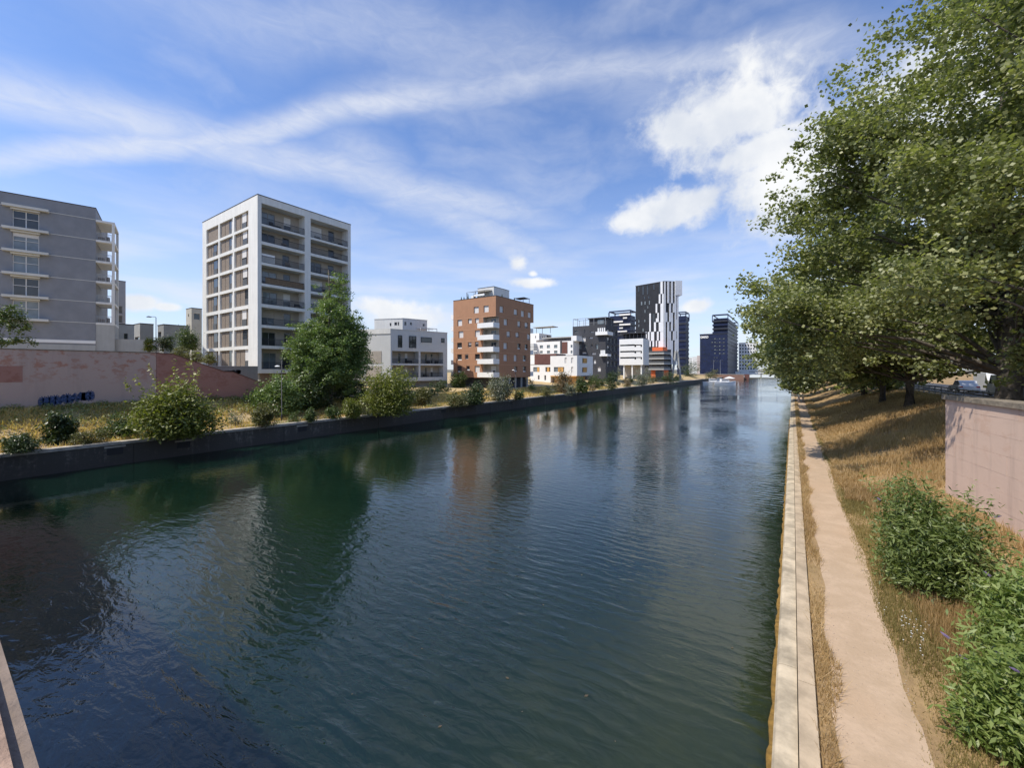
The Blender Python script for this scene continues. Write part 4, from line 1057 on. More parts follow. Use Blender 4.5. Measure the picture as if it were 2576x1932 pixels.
def orange_block():
    d = 198; P = W(CU('L3', 862), d); FS = Face(P, (P[0] - 60, P[1] + 3)); FE = Face(P, (P[0] + 4, P[1] + 14))
    LS = FS.hit(CU('L3', 622))[0]; LE = FE.hit(CU('L3', 965))[0]; zg = 1.2
    o = empty('apartment_block', (P[0], P[1], zg), 'terraced block with orange rooftop volume at the foot of the striped tower', 'building')
    zs = [Z(CV('L3', y), d) for y in (1222, 1302, 1382, 1468)]
    ring = [P, FE.xy(LE), (FE.xy(LE)[0] - 6, P[1] + 18), FS.xy(LS, -8), FS.xy(LS)]
    c = Vector((sum(p[0] for p in ring) / 5, sum(p[1] for p in ring) / 5))
    def scale(s): return [(c.x + (p[0] - c.x) * s, c.y + (p[1] - c.y) * s) for p in ring]
    for i, z in enumerate(zs):
        mb = MB(); mb.prism(scale(1.0), z - .35, z + .35); mb.build('floor_slab', CONC, o)
        mb = MB(); mb.prism(scale(.97), z + .36, z + 1.3, cap=False); mb.build('balcony_guard', RAILG, o)
        if i < 3:
            mb = MB(); mb.prism(scale(.72), zs[i + 1] + .35, z - .35); mb.build('recessed_wall', mat('orange_block_dark', (.12, .10, .09), .8, .5, .8), o)
    mb = MB(); mb.prism(scale(.8), zg, zs[3] - .35); mb.build('ground_floor', ORANGE, o)
    q = FS.rect('L3', 730, 1490, 850, 1550); FS.part('shopfront', GLASS, o, q[0], q[1], zg, q[3], -1.0, .05)
    zt = Z(CV('L3', 1125), d + 3); mb = MB(); mb.prism(scale(.68), zs[0] + .35, zt); top = mb.build('rooftop_volume', ORANGE, o)
    FS.part('roof_window', GLASS, o, LS * .82, LS * .95, zs[0] + 1.2, zt - 1.6, -2.5, -2.2)
orange_block()

def striped_tower():
    A, B_, Cc = W(CU('L3', 425), 217), W(CU('L3', 862), 205), W(CU('L3', 1085), 206)
    D = (Cc[0] - 7, Cc[1] + 14); E = (A[0] + 8, A[1] + 10)
    F1 = Face(B_, A); F2 = Face(B_, Cc)
    zt = Z(CV('L3', 112), 205); zg = 1.2
    o = empty('striped_tower', (B_[0], B_[1], zg), 'tall black tower clad in stepped white vertical strips', 'building')
    mb = MB(); mb.prism([A, B_, Cc, D, E], zg + 9, zt); mb.build('tower_body', mat('tower_black', (.022, .024, .03), .55, .2, .4), o)
    mb = MB(); cx_, cy_ = (A[0] + D[0]) / 2, (A[1] + D[1]) / 2
    mb.prism([(cx_ + (p[0] - cx_) * .75, cy_ + (p[1] - cy_) * .75) for p in (A, B_, Cc, D, E)], zg, zg + 9); mb.build('tower_foot', DARKB, o)
    edge_cap(o, [A, B_, Cc, D, E], zt, DARKR, .3, .2)
    # white strips, (x0, x1, y0, y1) in the zoomed view
    st = [(812, 846, 112, 303), (786, 812, 308, 452), (838, 860, 303, 452), (738, 762, 455, 597), (812, 860, 452, 737), (764, 786, 597, 737),
          (640, 663, 605, 888), (742, 763, 680, 738), (712, 742, 740, 885), (786, 860, 739, 883), (618, 644, 890, 1028), (664, 714, 890, 1028), (757, 785, 885, 1025), (808, 860, 885, 1025),
          (642, 662, 1030, 1120), (688, 714, 1030, 1120), (740, 760, 1027, 1120), (782, 860, 1027, 1130), (572, 600, 895, 990),
          (864, 885, 112, 1140), (886, 910, 590, 735), (911, 940, 112, 445), (911, 940, 735, 1165), (941, 967, 447, 735), (941, 967, 880, 1165), (968, 997, 112, 445), (968, 997, 594, 876), (968, 997, 1022, 1390),
          (998, 1025, 447, 592), (998, 1025, 878, 1020), (1026, 1050, 112, 1400), (1062, 1084, 330, 1400), (1051, 1061, 700, 880), (1051, 1061, 1000, 1170)]
    for (x0, x1, y0, y1) in st:
        F = F1 if (x0 + x1) / 2 < 862 else F2
        r = F.rect('L3', x0, y0, x1, y1)
        F.part('white_strip', STRIPE, o, r[0], r[1], r[2], min(r[3], zt + .6), .02, .3)
    # dark face windows
    for (x0, y0, x1, y1) in ((505, 420, 530, 480), (560, 415, 582, 470), (628, 405, 648, 470), (560, 545, 580, 600), (605, 485, 622, 530), (465, 700, 485, 750), (558, 695, 578, 740), (465, 770, 485, 815), (530, 835, 552, 885)):
        r = F1.rect('L3', x0, y0, x1, y1); F1.window(o, (r[0], r[1], r[2], r[3]), .02, DMETAL, GLASSB, o=.06, ft=.1)
    for (x0, y0, x1, y1) in ((465, 190, 482, 270), (530, 185, 552, 315), (600, 170, 618, 310), (697, 155, 718, 235), (555, 340, 570, 385), (620, 340, 636, 375), (790, 130, 808, 305), (690, 610, 720, 740)):
        r = F1.rect('L3', x0, y0, x1, y1); F1.part('dark_slot', GLASS, o, r[0], r[1], r[2], r[3], .02, .08)
    r = F2.rect('L3', 1030, 112, 1135, 325); F2.part('overhanging_box', STRIPE, o, r[0], r[1], r[2], r[3] + .4, -5, .5)
    # slanted legs
    mb = MB(); a0, z0 = F2.hit(CU('L3', 1040), CV('L3', 1330)); a1, _ = F2.hit(CU('L3', 975))
    for s in (0, 1):
        p, q = F2.pt(a0 + s * 1.0, zg + 14, .2), F2.pt(a1 + s * 4.6, zg - .2, .6); mb.tube([p, q], .55, 6)
    mb.build('slanted_leg', CONC, o)
striped_tower()

# ------------------------------------------------------------------ blue-black towers behind
def swan(name, label, u0, uc, u1, vt, d, zg=1.2, low=None, k='K4', lit=()):
    o, P, FS, FE, LS, LE, zt, pts = simple_block(name, label, u0, uc, u1, vt, d, SWAN, zg)
    n = max(4, int((zt - zg) / 3.1)); h = (zt - zg) / n
    c = Vector((sum(p[0] for p in pts) / 4, sum(p[1] for p in pts) / 4))
    mb = MB(); mb.prism([tuple(c + (Vector(p) - c) * .93) for p in pts], zg, zt - 3.2); mb.build('tower_core', SWAN, o)
    rnd = random.Random(int(u0))
    for i in range(n - 1):
        z = zg + i * h
        mb = MB(); mb.prism(pts, z, z + h * .42); mb.build('floor_band', SWAN if i % 2 else BLACKC, o)
    mb = MB(); q = [tuple(c + (Vector(p) - c) * 1.0) for p in pts]; m2 = [tuple(c + (Vector(p) - c) * .9) for p in pts]
    for i in range(4):
        j = (i + 1) % 4; mb.hexa(((*q[i], zt - .8), (*q[j], zt - .8), (*m2[j], zt - .8), (*m2[i], zt - .8), (*q[i], zt), (*q[j], zt), (*m2[j], zt), (*m2[i], zt)))
        mb.box(q[i][0] - .3, q[i][0] + .3, q[i][1] - .3, q[i][1] + .3, zt - h - 3, zt - .8)
    mb.build('roof_frame', SWAN, o)
    for r in lit:
        F = FS if r[0] == 's' else FE; w = F.rect(k, *r[1:]); F.part('pale_balcony', WHITED, o, w[0], w[1], w[2], w[3], .05, .8)
    return o, P, FS, FE, LS, LE, zt
swan('dark_tower', 'dark tower with short white balcony strips left of the striped tower', CU('L3', 12), CU('L3', 345), CU('L3', 430), CV('L3', 545), 255, k='L3',
     lit=[('s', 178, 612, 348, 635), ('s', 235, 665, 295, 685), ('s', 18, 683, 66, 697), ('s', 18, 725, 232, 747), ('s', 178, 765, 348, 788), ('s', 178, 823, 232, 840), ('s', 152, 873, 295, 893)])
swan('dark_tower', 'slim dark tower with projecting floors right of the striped tower', CU('L3', 1060), CU('L3', 1200), CU('L3', 1250), CV('L3', 572), 300, k='L3')
def okko():
    o, P, FS, FE, LS, LE, zt = swan('dark_tower', 'blue-black hotel tower with white sign letters at the canal end', CU('L4', 398), CU('L4', 615), CU('L4', 755), CV('L4', 160), 340)
    zl = Z(CV('L4', 440), 340); a0, a1 = FS.hit(CU('L4', 612))[0], FS.hit(CU('L4', 228))[0]
    FS.part('lower_wing', SWAN, o, a0, a1, 1.2, zl, -14, .9)
    FS.part('wing_roof_edge', BLACKC, o, a0, a1 + .3, zl, zl + .6, -14, 1.1)
    rnd = random.Random(4)
    for r in range(5):
        for x in (398, 437, 503, 560):
            if x < 420 and r not in (1,): continue
            w = FS.rect('L4', x - 12, 500 + r * 51, x + 12, 518 + r * 51)
            FS.window(o, w, .02, DMETAL, GLASSB, o=.98, ft=.2)
    for x in range(250, 600, 36):
        for r in range(7):
            if rnd.random() < .6:
                w = FS.rect('L4', x - 9, 510 + r * 51, x + 8, 524 + r * 51); FS.part('dark_window', GLASS, o, w[0], w[1], w[2], w[3], .902, .93)
    for i, x in enumerate((245, 232, 236, 230)): pass
    cu = bpy.data.curves.new('sign_lettering', 'FONT'); cu.body = 'OKKO'; cu.extrude = .12; cu.offset = .06
    to = bpy.data.objects.new('tmp_text', cu); COL.objects.link(to); bpy.context.view_layer.update()
    me = bpy.data.meshes.new_from_object(to); bpy.data.objects.remove(to)
    w = FS.rect('L4', 235, 472, 346, 503); xs = [v.co.x for v in me.vertices]; ys = [v.co.y for v in me.vertices]
    sx = (w[1] - w[0]) / (max(xs) - min(xs)); sz = (w[3] - w[2]) / (max(ys) - min(ys))
    for v in me.vertices:
        a = w[1] - (v.co.x - min(xs)) * sx; z = w[2] + (v.co.y - min(ys)) * sz
        p = FS.pt(a, z, 1.0 + v.co.z * 1.0); v.co = (p[0] - P[0], p[1] - P[1], p[2] - 1.2)
    me.materials.clear(); me.materials.append(WHITED)
    s = bpy.data.objects.new('sign_lettering', me); COL.objects.link(s); s.parent = o
    for k in range(9): FS.part('terrace_post', WHITED, o, a0 + 4 + k * 1.7, a0 + 4.5 + k * 1.7, zl + .62, zl + 1.4 + (k % 3) * .3, -1, -.6)
okko()
# pale blocks at the far end of the canal
plain_block('apartment_block', 'white apartment block with red windows half hidden behind the tree crown', CU('L4', 765), CU('L4', 1015), CU('L4', 1016), CV('L4', 560), 400, WHITED, 1.2, 0, 14,
            [('s', 775 + 38 * i, 590 + 46 * j, 795 + 38 * i, 615 + 46 * j) for i in range(6) for j in range(8)], 'L4')
for i, (x0, x1, yt, d) in enumerate(((65, 130, 770, 480), (130, 190, 760, 470), (185, 232, 745, 460))):
    plain_block('apartment_block', ('distant pale terraced block left of the round tree', 'distant white stepped block between the two dark towers', 'distant pinkish white block beside the hotel tower')[i],
                CU('L4', x0), CU('L4', x1), CU('L4', x1) , CV('L4', yt), d, (WHITE, WHITED, mat('pink_white', (.62, .52, .48), .8, .1, .2))[i], 1.2, 0, 20,
                [('s', x0 + 6 + 17 * a, yt + 18 + 25 * b, x0 + 16 + 17 * a, yt + 30 + 25 * b) for a in range(int((x1 - x0) / 17)) for b in range(5)], 'L4')

# ================================================================== vegetation
LEAF_PLANE = leafmat('plane_tree_leaf', (.12, .14, .058), (.25, .27, .12), (.46, .45, .21), .42)
LEAF_POP = leafmat('poplar_leaf', (.09, .14, .045), (.175, .245, .085), (.28, .33, .13), .38)
LEAF_DARK = leafmat('dark_leaf', (.03, .05, .018), (.06, .09, .032), (.10, .13, .048), .25)
LEAF_MID = leafmat('mid_green_leaf', (.04, .07, .02), (.085, .125, .035), (.14, .18, .06), .3)
LEAF_YEL = leafmat('yellow_green_leaf', (.09, .11, .02), (.19, .21, .045), (.34, .33, .09), .35)
LEAF_GREY = leafmat('grey_green_leaf', (.10, .115, .075), (.20, .21, .15), (.30, .31, .23), .25)
LEAF_OLIVE = leafmat('olive_leaf', (.085, .085, .03), (.15, .15, .055), (.22, .2, .08), .3)
LEAF_BUD = leafmat('buddleia_leaf', (.075, .11, .03), (.165, .215, .062), (.30, .34, .125), .4)
LEAF_BUD2 = leafmat('pale_buddleia_leaf', (.10, .15, .035), (.22, .29, .075), (.37, .42, .15), .42)
LEAF_DRY = leafmat('dry_brown_leaf', (.14, .10, .06), (.24, .18, .11), (.34, .27, .17), .3)
STRAW = leafmat('straw', (.29, .18, .085), (.47, .315, .15), (.63, .45, .24), .3)
STRAWL = leafmat('bright_straw', (.40, .28, .11), (.64, .47, .19), (.80, .63, .32), .35)
GRASSG = leafmat('rough_grass', (.15, .13, .045), (.28, .225, .085), (.44, .34, .15), .3)
WEEDG = leafmat('weed_leaf', (.13, .165, .055), (.235, .275, .10), (.37, .37, .16), .4)
PETAL = mat('white_petal', (.8, .8, .76), .7, .05, 5)
PURPLE = mat('purple_flower', (.16, .12, .22), .8, .2, 8)

def np_mesh(name, verts, nper, tint, m, parent, origin):
    """verts (N*nper,3): N polygons of nper corners each, tint (N,)"""
    me = bpy.data.meshes.new(name); nv = len(verts); nf = nv // nper
    me.vertices.add(nv); me.vertices.foreach_set('co', (verts - np.array(origin)).astype(np.float32).ravel())
    me.loops.add(nv); me.loops.foreach_set('vertex_index', np.arange(nv, dtype=np.int32))
    me.polygons.add(nf); me.polygons.foreach_set('loop_start', np.arange(0, nv, nper, dtype=np.int32))
    try: me.polygons.foreach_set('loop_total', np.full(nf, nper, dtype=np.int32))
    except Exception: pass
    at = me.attributes.new('tint', 'FLOAT', 'POINT'); at.data.foreach_set('value', np.repeat(tint, nper).astype(np.float32))
    me.materials.append(m); me.update(calc_edges=True)
    o = bpy.data.objects.new(name, me); COL.objects.link(o)
    if parent is not None: o.parent = parent
    else: o.location = origin
    return o
def unit(v): return v / np.maximum(1e-6, np.linalg.norm(v, axis=1, keepdims=True))
def leaf_polys(rng, pos, size, aspect, up=.6, shape='kite', sunward=0.0):
    n = len(pos)
    nrm = rng.normal(size=(n, 3)); nrm = unit(nrm); nrm[:, 2] = np.abs(nrm[:, 2]) + up; nrm = unit(nrm)
    t = rng.normal(size=(n, 3)); t[:, 2] -= .35; t = t - nrm * np.sum(t * nrm, 1, keepdims=True); t = unit(t); b = np.cross(nrm, t)
    L = (size * rng.uniform(.65, 1.25, n))[:, None]; Wd = L * aspect
    if shape == 'kite':
        P = [pos, pos + t * L * .45 + b * Wd * .5 - nrm * L * .05, pos + t * L - nrm * L * .12, pos + t * L * .45 - b * Wd * .5 - nrm * L * .05]
    else:                                  # five-lobed plane leaf: pentagon with a drawn out tip
        P = [pos, pos + t * L * .12 + b * Wd * .52, pos + t * L * .55 + b * Wd * .38, pos + t * L - nrm * L * .1, pos + t * L * .55 - b * Wd * .38, pos + t * L * .12 - b * Wd * .52]
    return np.stack(P, 1).reshape(-1, 3), len(P)
def crown_points(rng, lobes, nclus, per, rc, shell=.55, flat=.6, boughs=0):
    """leaf clusters; with boughs they gather into separate leafy boughs with gaps between them"""
    def on_lobes(n, sh):
        wts = np.array([l[3] * l[4] * l[5] for l in lobes]) ** .72; wts /= wts.sum()
        idx = rng.choice(len(lobes), n, p=wts); Lb = np.array(lobes)[idx]
        d = unit(rng.normal(size=(n, 3))); r = (sh + (1 - sh) * rng.uniform(0, 1, n) ** .6)
        wob = 1 + .13 * np.sin(d[:, 0] * 5 + idx) * np.cos(d[:, 2] * 6 + idx * 2)
        return Lb[:, :3] + d * (r * wob)[:, None] * Lb[:, 3:6]
    btint = np.zeros(nclus)
    if boughs:
        bc = on_lobes(boughs, shell); br_ = rng.uniform(.8, 1.75, boughs); q = rng.choice(boughs, nclus, p=br_ ** 2 / np.sum(br_ ** 2))
        off = unit(rng.normal(size=(nclus, 3))) * (rng.uniform(0, 1, nclus) ** .45)[:, None]; off[:, 2] *= .62
        cen = bc[q] + off * br_[q][:, None] * rc * 1.75; btint = rng.uniform(-.12, .12, boughs)[q]
    else: cen = on_lobes(nclus, shell)
    cr = rc * rng.uniform(.55, 1.3, nclus) * (.62 if boughs else 1)
    k = rng.integers(0, nclus, nclus * per)
    off = rng.normal(size=(nclus * per, 3)) * .5; off[:, 2] *= flat
    pos = cen[k] + off * cr[k][:, None] * 1.5
    ctint = rng.uniform(-.15, .15, nclus) + btint
    tint = np.clip(.45 + ctint[k] + rng.normal(size=len(k)) * .17, 0, 1)
    return cen, pos, tint
def tree(name, label, cat, base, height, lobes, nclus, per, rc, lsize, m, tr, seed, aspect=.8, limbs=40, group=None, shape='kite', lean=(0, 0), forks=None, shell=.55, up=.6, bark=BARK, twig=.02, bough=11):
    rng = np.random.default_rng(seed); rnd = random.Random(seed)
    o = empty(name, base, label, cat, group); bx, by, bz = base
    cen, pos, tint = crown_points(rng, lobes, nclus, per, rc, shell, boughs=max(10, nclus // bough))
    v, npp = leaf_polys(rng, pos, lsize, aspect, up, shape)
    np_mesh('crown', v, npp, tint, m, o, base)
    # trunk: a few bends, taper
    top = bz + height; mb = MB(); pts = []; rad = []
    for k in range(9):
        f = k / 8
        pts.append((bx + lean[0] * f * f + rnd.uniform(-.12, .12) * (k > 0), by + lean[1] * f * f + rnd.uniform(-.12, .12) * (k > 0), bz - .3 + (height + .3) * f))
        rad.append(tr * (1.25 if k == 0 else 1) * (1 - .8 * f))
    mb.tube(pts, rad, 9); mb.build('trunk', bark, o, smooth=True)
    mb = MB(); order = list(range(len(cen))); rnd.shuffle(order)
    for i in order[:limbs]:
        c = cen[i]; h = min(max(.12, (c[2] - bz) / height * .72 - .06), .9); k = h * 8; k0 = int(k); f = k - k0
        a = [pts[k0][q] * (1 - f) + pts[min(8, k0 + 1)][q] * f for q in range(3)]; r0 = tr * (1 - .8 * h) * .36
        mid1 = [a[q] + (c[q] - a[q]) * .35 + rnd.uniform(-.3, .3) for q in range(3)]; mid1[2] += .1 * abs(c[2] - a[2])
        mid2 = [a[q] + (c[q] - a[q]) * .7 + rnd.uniform(-.3, .3) for q in range(3)]; mid2[2] += .06 * abs(c[2] - a[2])
        mb.tube([a, mid1, mid2, tuple(c)], [r0, r0 * .55, r0 * .3, twig], 5, cap=False)
    mb.build('branches', bark, o, smooth=True)
    return o
def bush(label, base, w, h, n, lsize, m, seed, aspect=.5, dome=.5, shape='round', group=None, name='shrub', up=.4, depth=None, stems=7, wisp=0):
    """shrub: leafy shoots arching up from the ground inside a lumpy outline"""
    rng = np.random.default_rng(seed); rnd = random.Random(seed); o = empty(name, base, label, 'shrub', group); bx, by, bz = base
    depth = depth or w
    lobes = []
    k = max(3, int(5 + w))
    for i in range(k):
        a = rnd.uniform(0, 6.28); rr = rnd.uniform(.15, .6)
        lx, ly = bx + math.cos(a) * rr * w / 2, by + math.sin(a) * rr * depth / 2
        hz = h * (rnd.uniform(.6, .95) if i else .97)
        if shape == 'cone': hz *= (1 - rr * .9)
        lobes.append((lx, ly, bz + hz * dome, w * rnd.uniform(.2, .3), depth * rnd.uniform(.2, .3), hz * (1 - dome) + hz * .08))
    per = 26; nc = max(12, n // per)
    cen, pos, tint = crown_points(rng, lobes, nc, per, max(.16, min(w, h) * .10), .45, .8)
    if wisp:
        e = []
        for i in range(wisp):
            a = rnd.uniform(0, 6.28); q = rnd.uniform(.1, .42); L = h * rnd.uniform(.15, .4)
            st = np.array((bx + math.cos(a) * q * w, by + math.sin(a) * q * depth, bz + h * rnd.uniform(.6, .85)))
            dv = np.array((math.cos(a) * .35, math.sin(a) * .35, 1.0)) * L
            e.append(st + np.linspace(0, 1, 22)[:, None] * dv + rng.normal(size=(22, 3)) * .06)
        e = np.concatenate(e); pos = np.concatenate([pos, e]); tint = np.concatenate([tint, np.clip(rng.uniform(.5, 1, len(e)), 0, 1)])
    keep = pos[:, 2] > bz + .02; pos, tint = pos[keep], tint[keep]
    v, npp = leaf_polys(rng, pos, lsize, aspect, up); np_mesh('foliage', v, npp, tint, m, o, base)
    mb = MB()
    for i in range(stems):
        c = cen[rnd.randrange(len(cen))]; b0 = (bx + rnd.uniform(-.12, .12) * w * .5, by + rnd.uniform(-.12, .12) * w * .5, bz - .1)
        mb.tube([b0, ((b0[0] * .6 + c[0] * .4), (b0[1] * .6 + c[1] * .4), bz + (c[2] - bz) * .55), tuple(c)], [.035, .025, .008], 5, cap=False)
    mb.build('stems', STEMM, o); return o
def bush_px(label, k, x0, y0, x1, y1, m, n, zf=zL, lsize=None, seed=None, db=0.0, dist=None, **kw):
    um, vb = C(k, (x0 + x1) / 2, y1)
    if dist: t = dist
    else: X, Y, t = hit_ground(um, vb, zf)
    t += db; x, y = W(um, t); z = zf(x, y) if not dist else Z(vb, t)
    s = CROPS[k][2] * t / FPX; w = (x1 - x0) * s * 1.05; h = (y1 - y0) * s * 1.1
    return bush(label, (x, y, z), w, h, int(n * 2.0), lsize or max(.12, min(.3, h * .085)), m, seed or int(x0 * 7 + y0), **kw)

# ------------------------------------------------------------------ big trees on the right bank
def lobes_at(cx, cy, spec): return [(cx + a, cy + b, c, d, e, f) for a, b, c, d, e, f in spec]
def rb(x, y): return (x, y, zR(x, y))
tree('plane_tree', 'huge tree leaning over the path, its trunk behind the pink block wall', 'tree', rb(9.6, 33.5), 27,
     lobes_at(8.5, 32.5, [(0, 0, 14, 8.5, 8.0, 8), (-5.2, -1.0, 10.4, 5.6, 4.6, 4.8), (-7.6, 0, 9.3, 3.3, 3.0, 2.2), (2, 1, 22, 6.5, 6.5, 7), (-3.2, 0, 18.2, 5.2, 5, 5),
                           (4.5, -5, 12, 5.5, 5, 6), (6, -2, 19, 6, 6, 7), (-5.8, 2, 14.4, 4.0, 4, 4.0), (1, 0, 29, 4.2, 4.2, 4.5), (-6.0, -1.5, 7.2, 2.6, 2.6, 2.4), (-6.3, 0, 17.5, 3.2, 3.4, 4.0), (-4.5, 0, 22, 3.4, 3.4, 4), (7, 0, 8.5, 5, 5, 3)]),
     2000, 62, .85, .21, LEAF_PLANE, .55, 11, .9, 60, 'trees on the right bank', 'kite', shell=.5, up=.3)
tree('plane_tree', 'straight ribbed trunk tree standing alone on the dry grass slope', 'tree', rb(8.9, 52), 22,
     lobes_at(8.4, 52, [(0, 0, 15, 8, 8, 8), (-6, 0, 10, 5, 5, 4.5), (-3, -2, 8.6, 5, 5, 3.2), (3, 0, 20, 6, 6, 6), (5, -3, 10, 6, 6, 4.5), (-5.5, 2, 15, 4.5, 4.5, 5), (-8.5, -3, 10.5, 3, 3, 2.4), (0, -2, 8.0, 7, 6, 2.4)]),
     1300, 55, .95, .27, LEAF_PLANE, .42, 12, .95, 45, 'trees on the right bank', 'lobe', up=.3)
tree('plane_tree', 'crooked pale trunk tree left of the straight trunk on the slope', 'tree', rb(8.2, 60.5), 19,
     lobes_at(7.4, 61, [(0, 0, 13, 7, 7, 7.5), (-5, 0, 9, 5, 5, 4), (-8, 2, 6.6, 3.6, 4, 3.2), (2, 0, 18, 5.5, 5.5, 5), (-3, -3, 7.0, 4, 4, 2.6), (0, 0, 7.2, 6, 6, 2.2)]),
     1000, 46, 1.0, .30, LEAF_PLANE, .36, 13, .95, 35, 'trees on the right bank', 'lobe', lean=(-.8, 0), up=.3)
for i, (x, y) in enumerate(((8.4, 76), (8.8, 92), (8.3, 110), (8.8, 132), (8.5, 160))):
    tree('plane_tree', ('third', 'fourth', 'fifth', 'sixth', 'farthest')[i] + ' tree of the row along the towpath behind the nearest crowns', 'tree', rb(x, y), 17,
         lobes_at(x - 1, y, [(0, 0, 11, 7, 7, 7.5), (-5, 0, 7, 4.5, 5, 4.4), (-7, 1, 5, 3, 4, 3), (3, 0, 15, 5, 5, 5), (1, 0, 6.5, 6, 6, 3)]), 480, 40, 1.2, .42, LEAF_PLANE, .35, 30 + i, .95, 18, 'trees on the right bank', 'lobe')
tree('plane_tree', 'tree with dark forked trunks at the right edge behind the wall', 'tree', rb(14.2, 37), 24,
     lobes_at(15, 37, [(0, 0, 16, 8, 7, 9), (4, -4, 12, 6, 6, 7), (-2, -3, 10, 6, 5, 4), (2, 0, 25, 6, 6, 6), (7, -8, 15, 7, 6, 9)]),
     800, 50, .95, .31, LEAF_PLANE, .5, 14, .95, 40, 'trees on the right bank', 'lobe', lean=(2.5, -1), up=.3)
tree('plane_tree', 'nearest crown filling the upper right corner above the block wall', 'tree', rb(10.2, 22.5), 26,
     lobes_at(9.2, 22.5, [(0, 0, 15, 6.5, 6, 7), (-4.6, .5, 11.5, 3.8, 3.6, 3.6), (-6.8, 2.0, 9.6, 2.6, 2.8, 2.0), (1, 1, 21, 5, 5, 5), (-3.0, 1, 17, 3.6, 3.6, 3.6), (3, 2, 10.5, 5, 4, 3), (2, -4, 14, 4.5, 4, 6), (5, 0, 25, 4, 4, 4)]),
     1300, 74, .75, .16, LEAF_PLANE, .45, 15, .9, 12, 'trees on the right bank', 'kite', shell=.45, up=.3)
# ------------------------------------------------------------------ left bank trees
X, Y, t = hit_ground(CU('K6', 790), CV('K6', 500), zL)
PT = (X, Y, zL(X, Y)); s = t / FPX
ph = Z(CV('K2', 640), t) - PT[2]
def pl(dx, f, rx, rz): 
    r = Vector((CA, SA)) * (dx * s); return (PT[0] + r.x, PT[1] + r.y, PT[2] + ph * f, rx * s, rx * s * .9, rz * ph)
tree('poplar_tree', 'tall pointed green tree standing in front of the white tower', 'tree', PT, ph * .93,
     [pl(0, .32, 85, .20), pl(-30, .42, 55, .16), pl(28, .42, 60, .18), pl(8, .58, 50, .17), pl(12, .74, 34, .14), pl(14, .89, 17, .10), pl(-62, .36, 38, .12), pl(-80, .47, 17, .10), pl(45, .25, 55, .16), pl(62, .36, 34, .10), pl(-20, .22, 70, .1), pl(60, .5, 20, .08)],
     1900, 42, .62, .23, LEAF_POP, .34, 5, .75, 55, bough=4, up=.35)
tree('poplar_tree', 'leafy branch tips poking in at the left edge above the pink wall', 'tree', (-60.2, 4.2, 3.2), 8.2,
     [(-60.2, 4.2, 9.5, 1.9, 2.0, 1.7), (-60, 5.2, 10.7, 1.2, 1.3, 1.0), (-60.3, 3.2, 8, 1.6, 1.6, 1.3)], 160, 40, .45, .2, LEAF_MID, .12, 6, .7, 14, bough=6)

B = bush_px
B('dark rounded shrub at the far left on the quay edge', 'K5', -40, 872, 305, 1040, LEAF_DARK, 3800, seed=1, dome=.45)
B('slim upright dark green shrub on the left quay', 'K5', 440, 690, 665, 962, LEAF_DARK, 2600, seed=2)
B('low brownish shrub beside the slim dark shrub', 'K5', 640, 850, 885, 965, LEAF_OLIVE, 1500, seed=3)
B('tall yellow-green bush in front of the red wing wall', 'K5', 1190, 345, 1800, 905, LEAF_YEL, 7000, seed=4, shape='cone', wisp=9)
B('green lower skirt bush left of the tall yellow-green bush', 'K5', 960, 700, 1330, 900, LEAF_MID, 2600, seed=5)
B('small grey-green tuft in the dry grass', 'K5', 1975, 680, 2115, 805, LEAF_GREY, 500, seed=6)
B('broad dark green bush left of the tall pointed tree', 'K6', 55, 235, 560, 560, LEAF_POP, 6500, seed=7, dome=.4)
B('dense dark bush at the foot of the tall pointed tree', 'K6', 430, 260, 800, 545, LEAF_DARK, 4500, seed=8, db=1.0)
B('dark shaded bush right of the tall pointed trunk', 'K6', 800, 250, 1100, 480, LEAF_DARK, 3000, seed=27, db=2.0)
B('dry grey-green scrub below the broad dark bush', 'K6', 75, 480, 335, 672, LEAF_OLIVE, 1800, seed=9)
B('low green clump by the lamp post foot', 'K6', 425, 540, 560, 628, LEAF_MID, 700, seed=10)
B('pointed low green clump right of the lamp post', 'K6', 560, 478, 695, 625, LEAF_MID, 900, seed=11, shape='cone')
B('pale green herb clump before the tall pointed tree', 'K6', 740, 450, 890, 598, LEAF_MID, 1000, seed=12, shape='cone')
B('pale yellow-green low clump left of the big golden bush', 'K6', 890, 410, 1080, 590, LEAF_YEL, 1500, seed=13)
B('big golden-green bush overhanging the left quay', 'K6', 1040, 190, 1510, 572, LEAF_YEL, 7500, seed=14, wisp=10)
B('small olive tree-like shrub right of the golden bush', 'K6', 1470, 330, 1685, 492, LEAF_OLIVE, 2200, seed=15, dome=.6)
B('neat olive mound by the sandy patch', 'K6', 1785, 365, 2015, 492, LEAF_OLIVE, 2400, seed=16)
B('dark green shrub in front of the terracotta block', 'K6', 1930, 262, 2180, 475, LEAF_DARK, 3200, seed=17, shape='cone')
B('silvery wispy shrub under the terracotta corner balconies', 'K3', 1560, 1060, 1822, 1312, LEAF_GREY, 3200, seed=18, wisp=6)
B('small dark green shrub right of the silvery one', 'K3', 1855, 1185, 1962, 1300, LEAF_MID, 1000, seed=19)
B('low grass-green tuft by the silvery shrub', 'K3', 1815, 1225, 1895, 1302, LEAF_OLIVE, 500, seed=20)
B('soft green bush at the left foot of the terracotta block', 'K3', 1130, 1035, 1330, 1195, LEAF_MID, 2400, seed=21, db=6)
B('dark clipped hedge under the low white block', 'K3', 900, 1120, 1180, 1240, LEAF_DARK, 2600, seed=22, db=6, dome=.3)
B('dark hedge under the right end of the terracotta block', 'K3', 1800, 1085, 2080, 1175, LEAF_DARK, 2200, seed=23, db=8, dome=.3)
B('dry feathery brown bush before the white cube house', 'K4', 285, 985, 485, 1182, LEAF_DRY, 2600, seed=41, wisp=8)
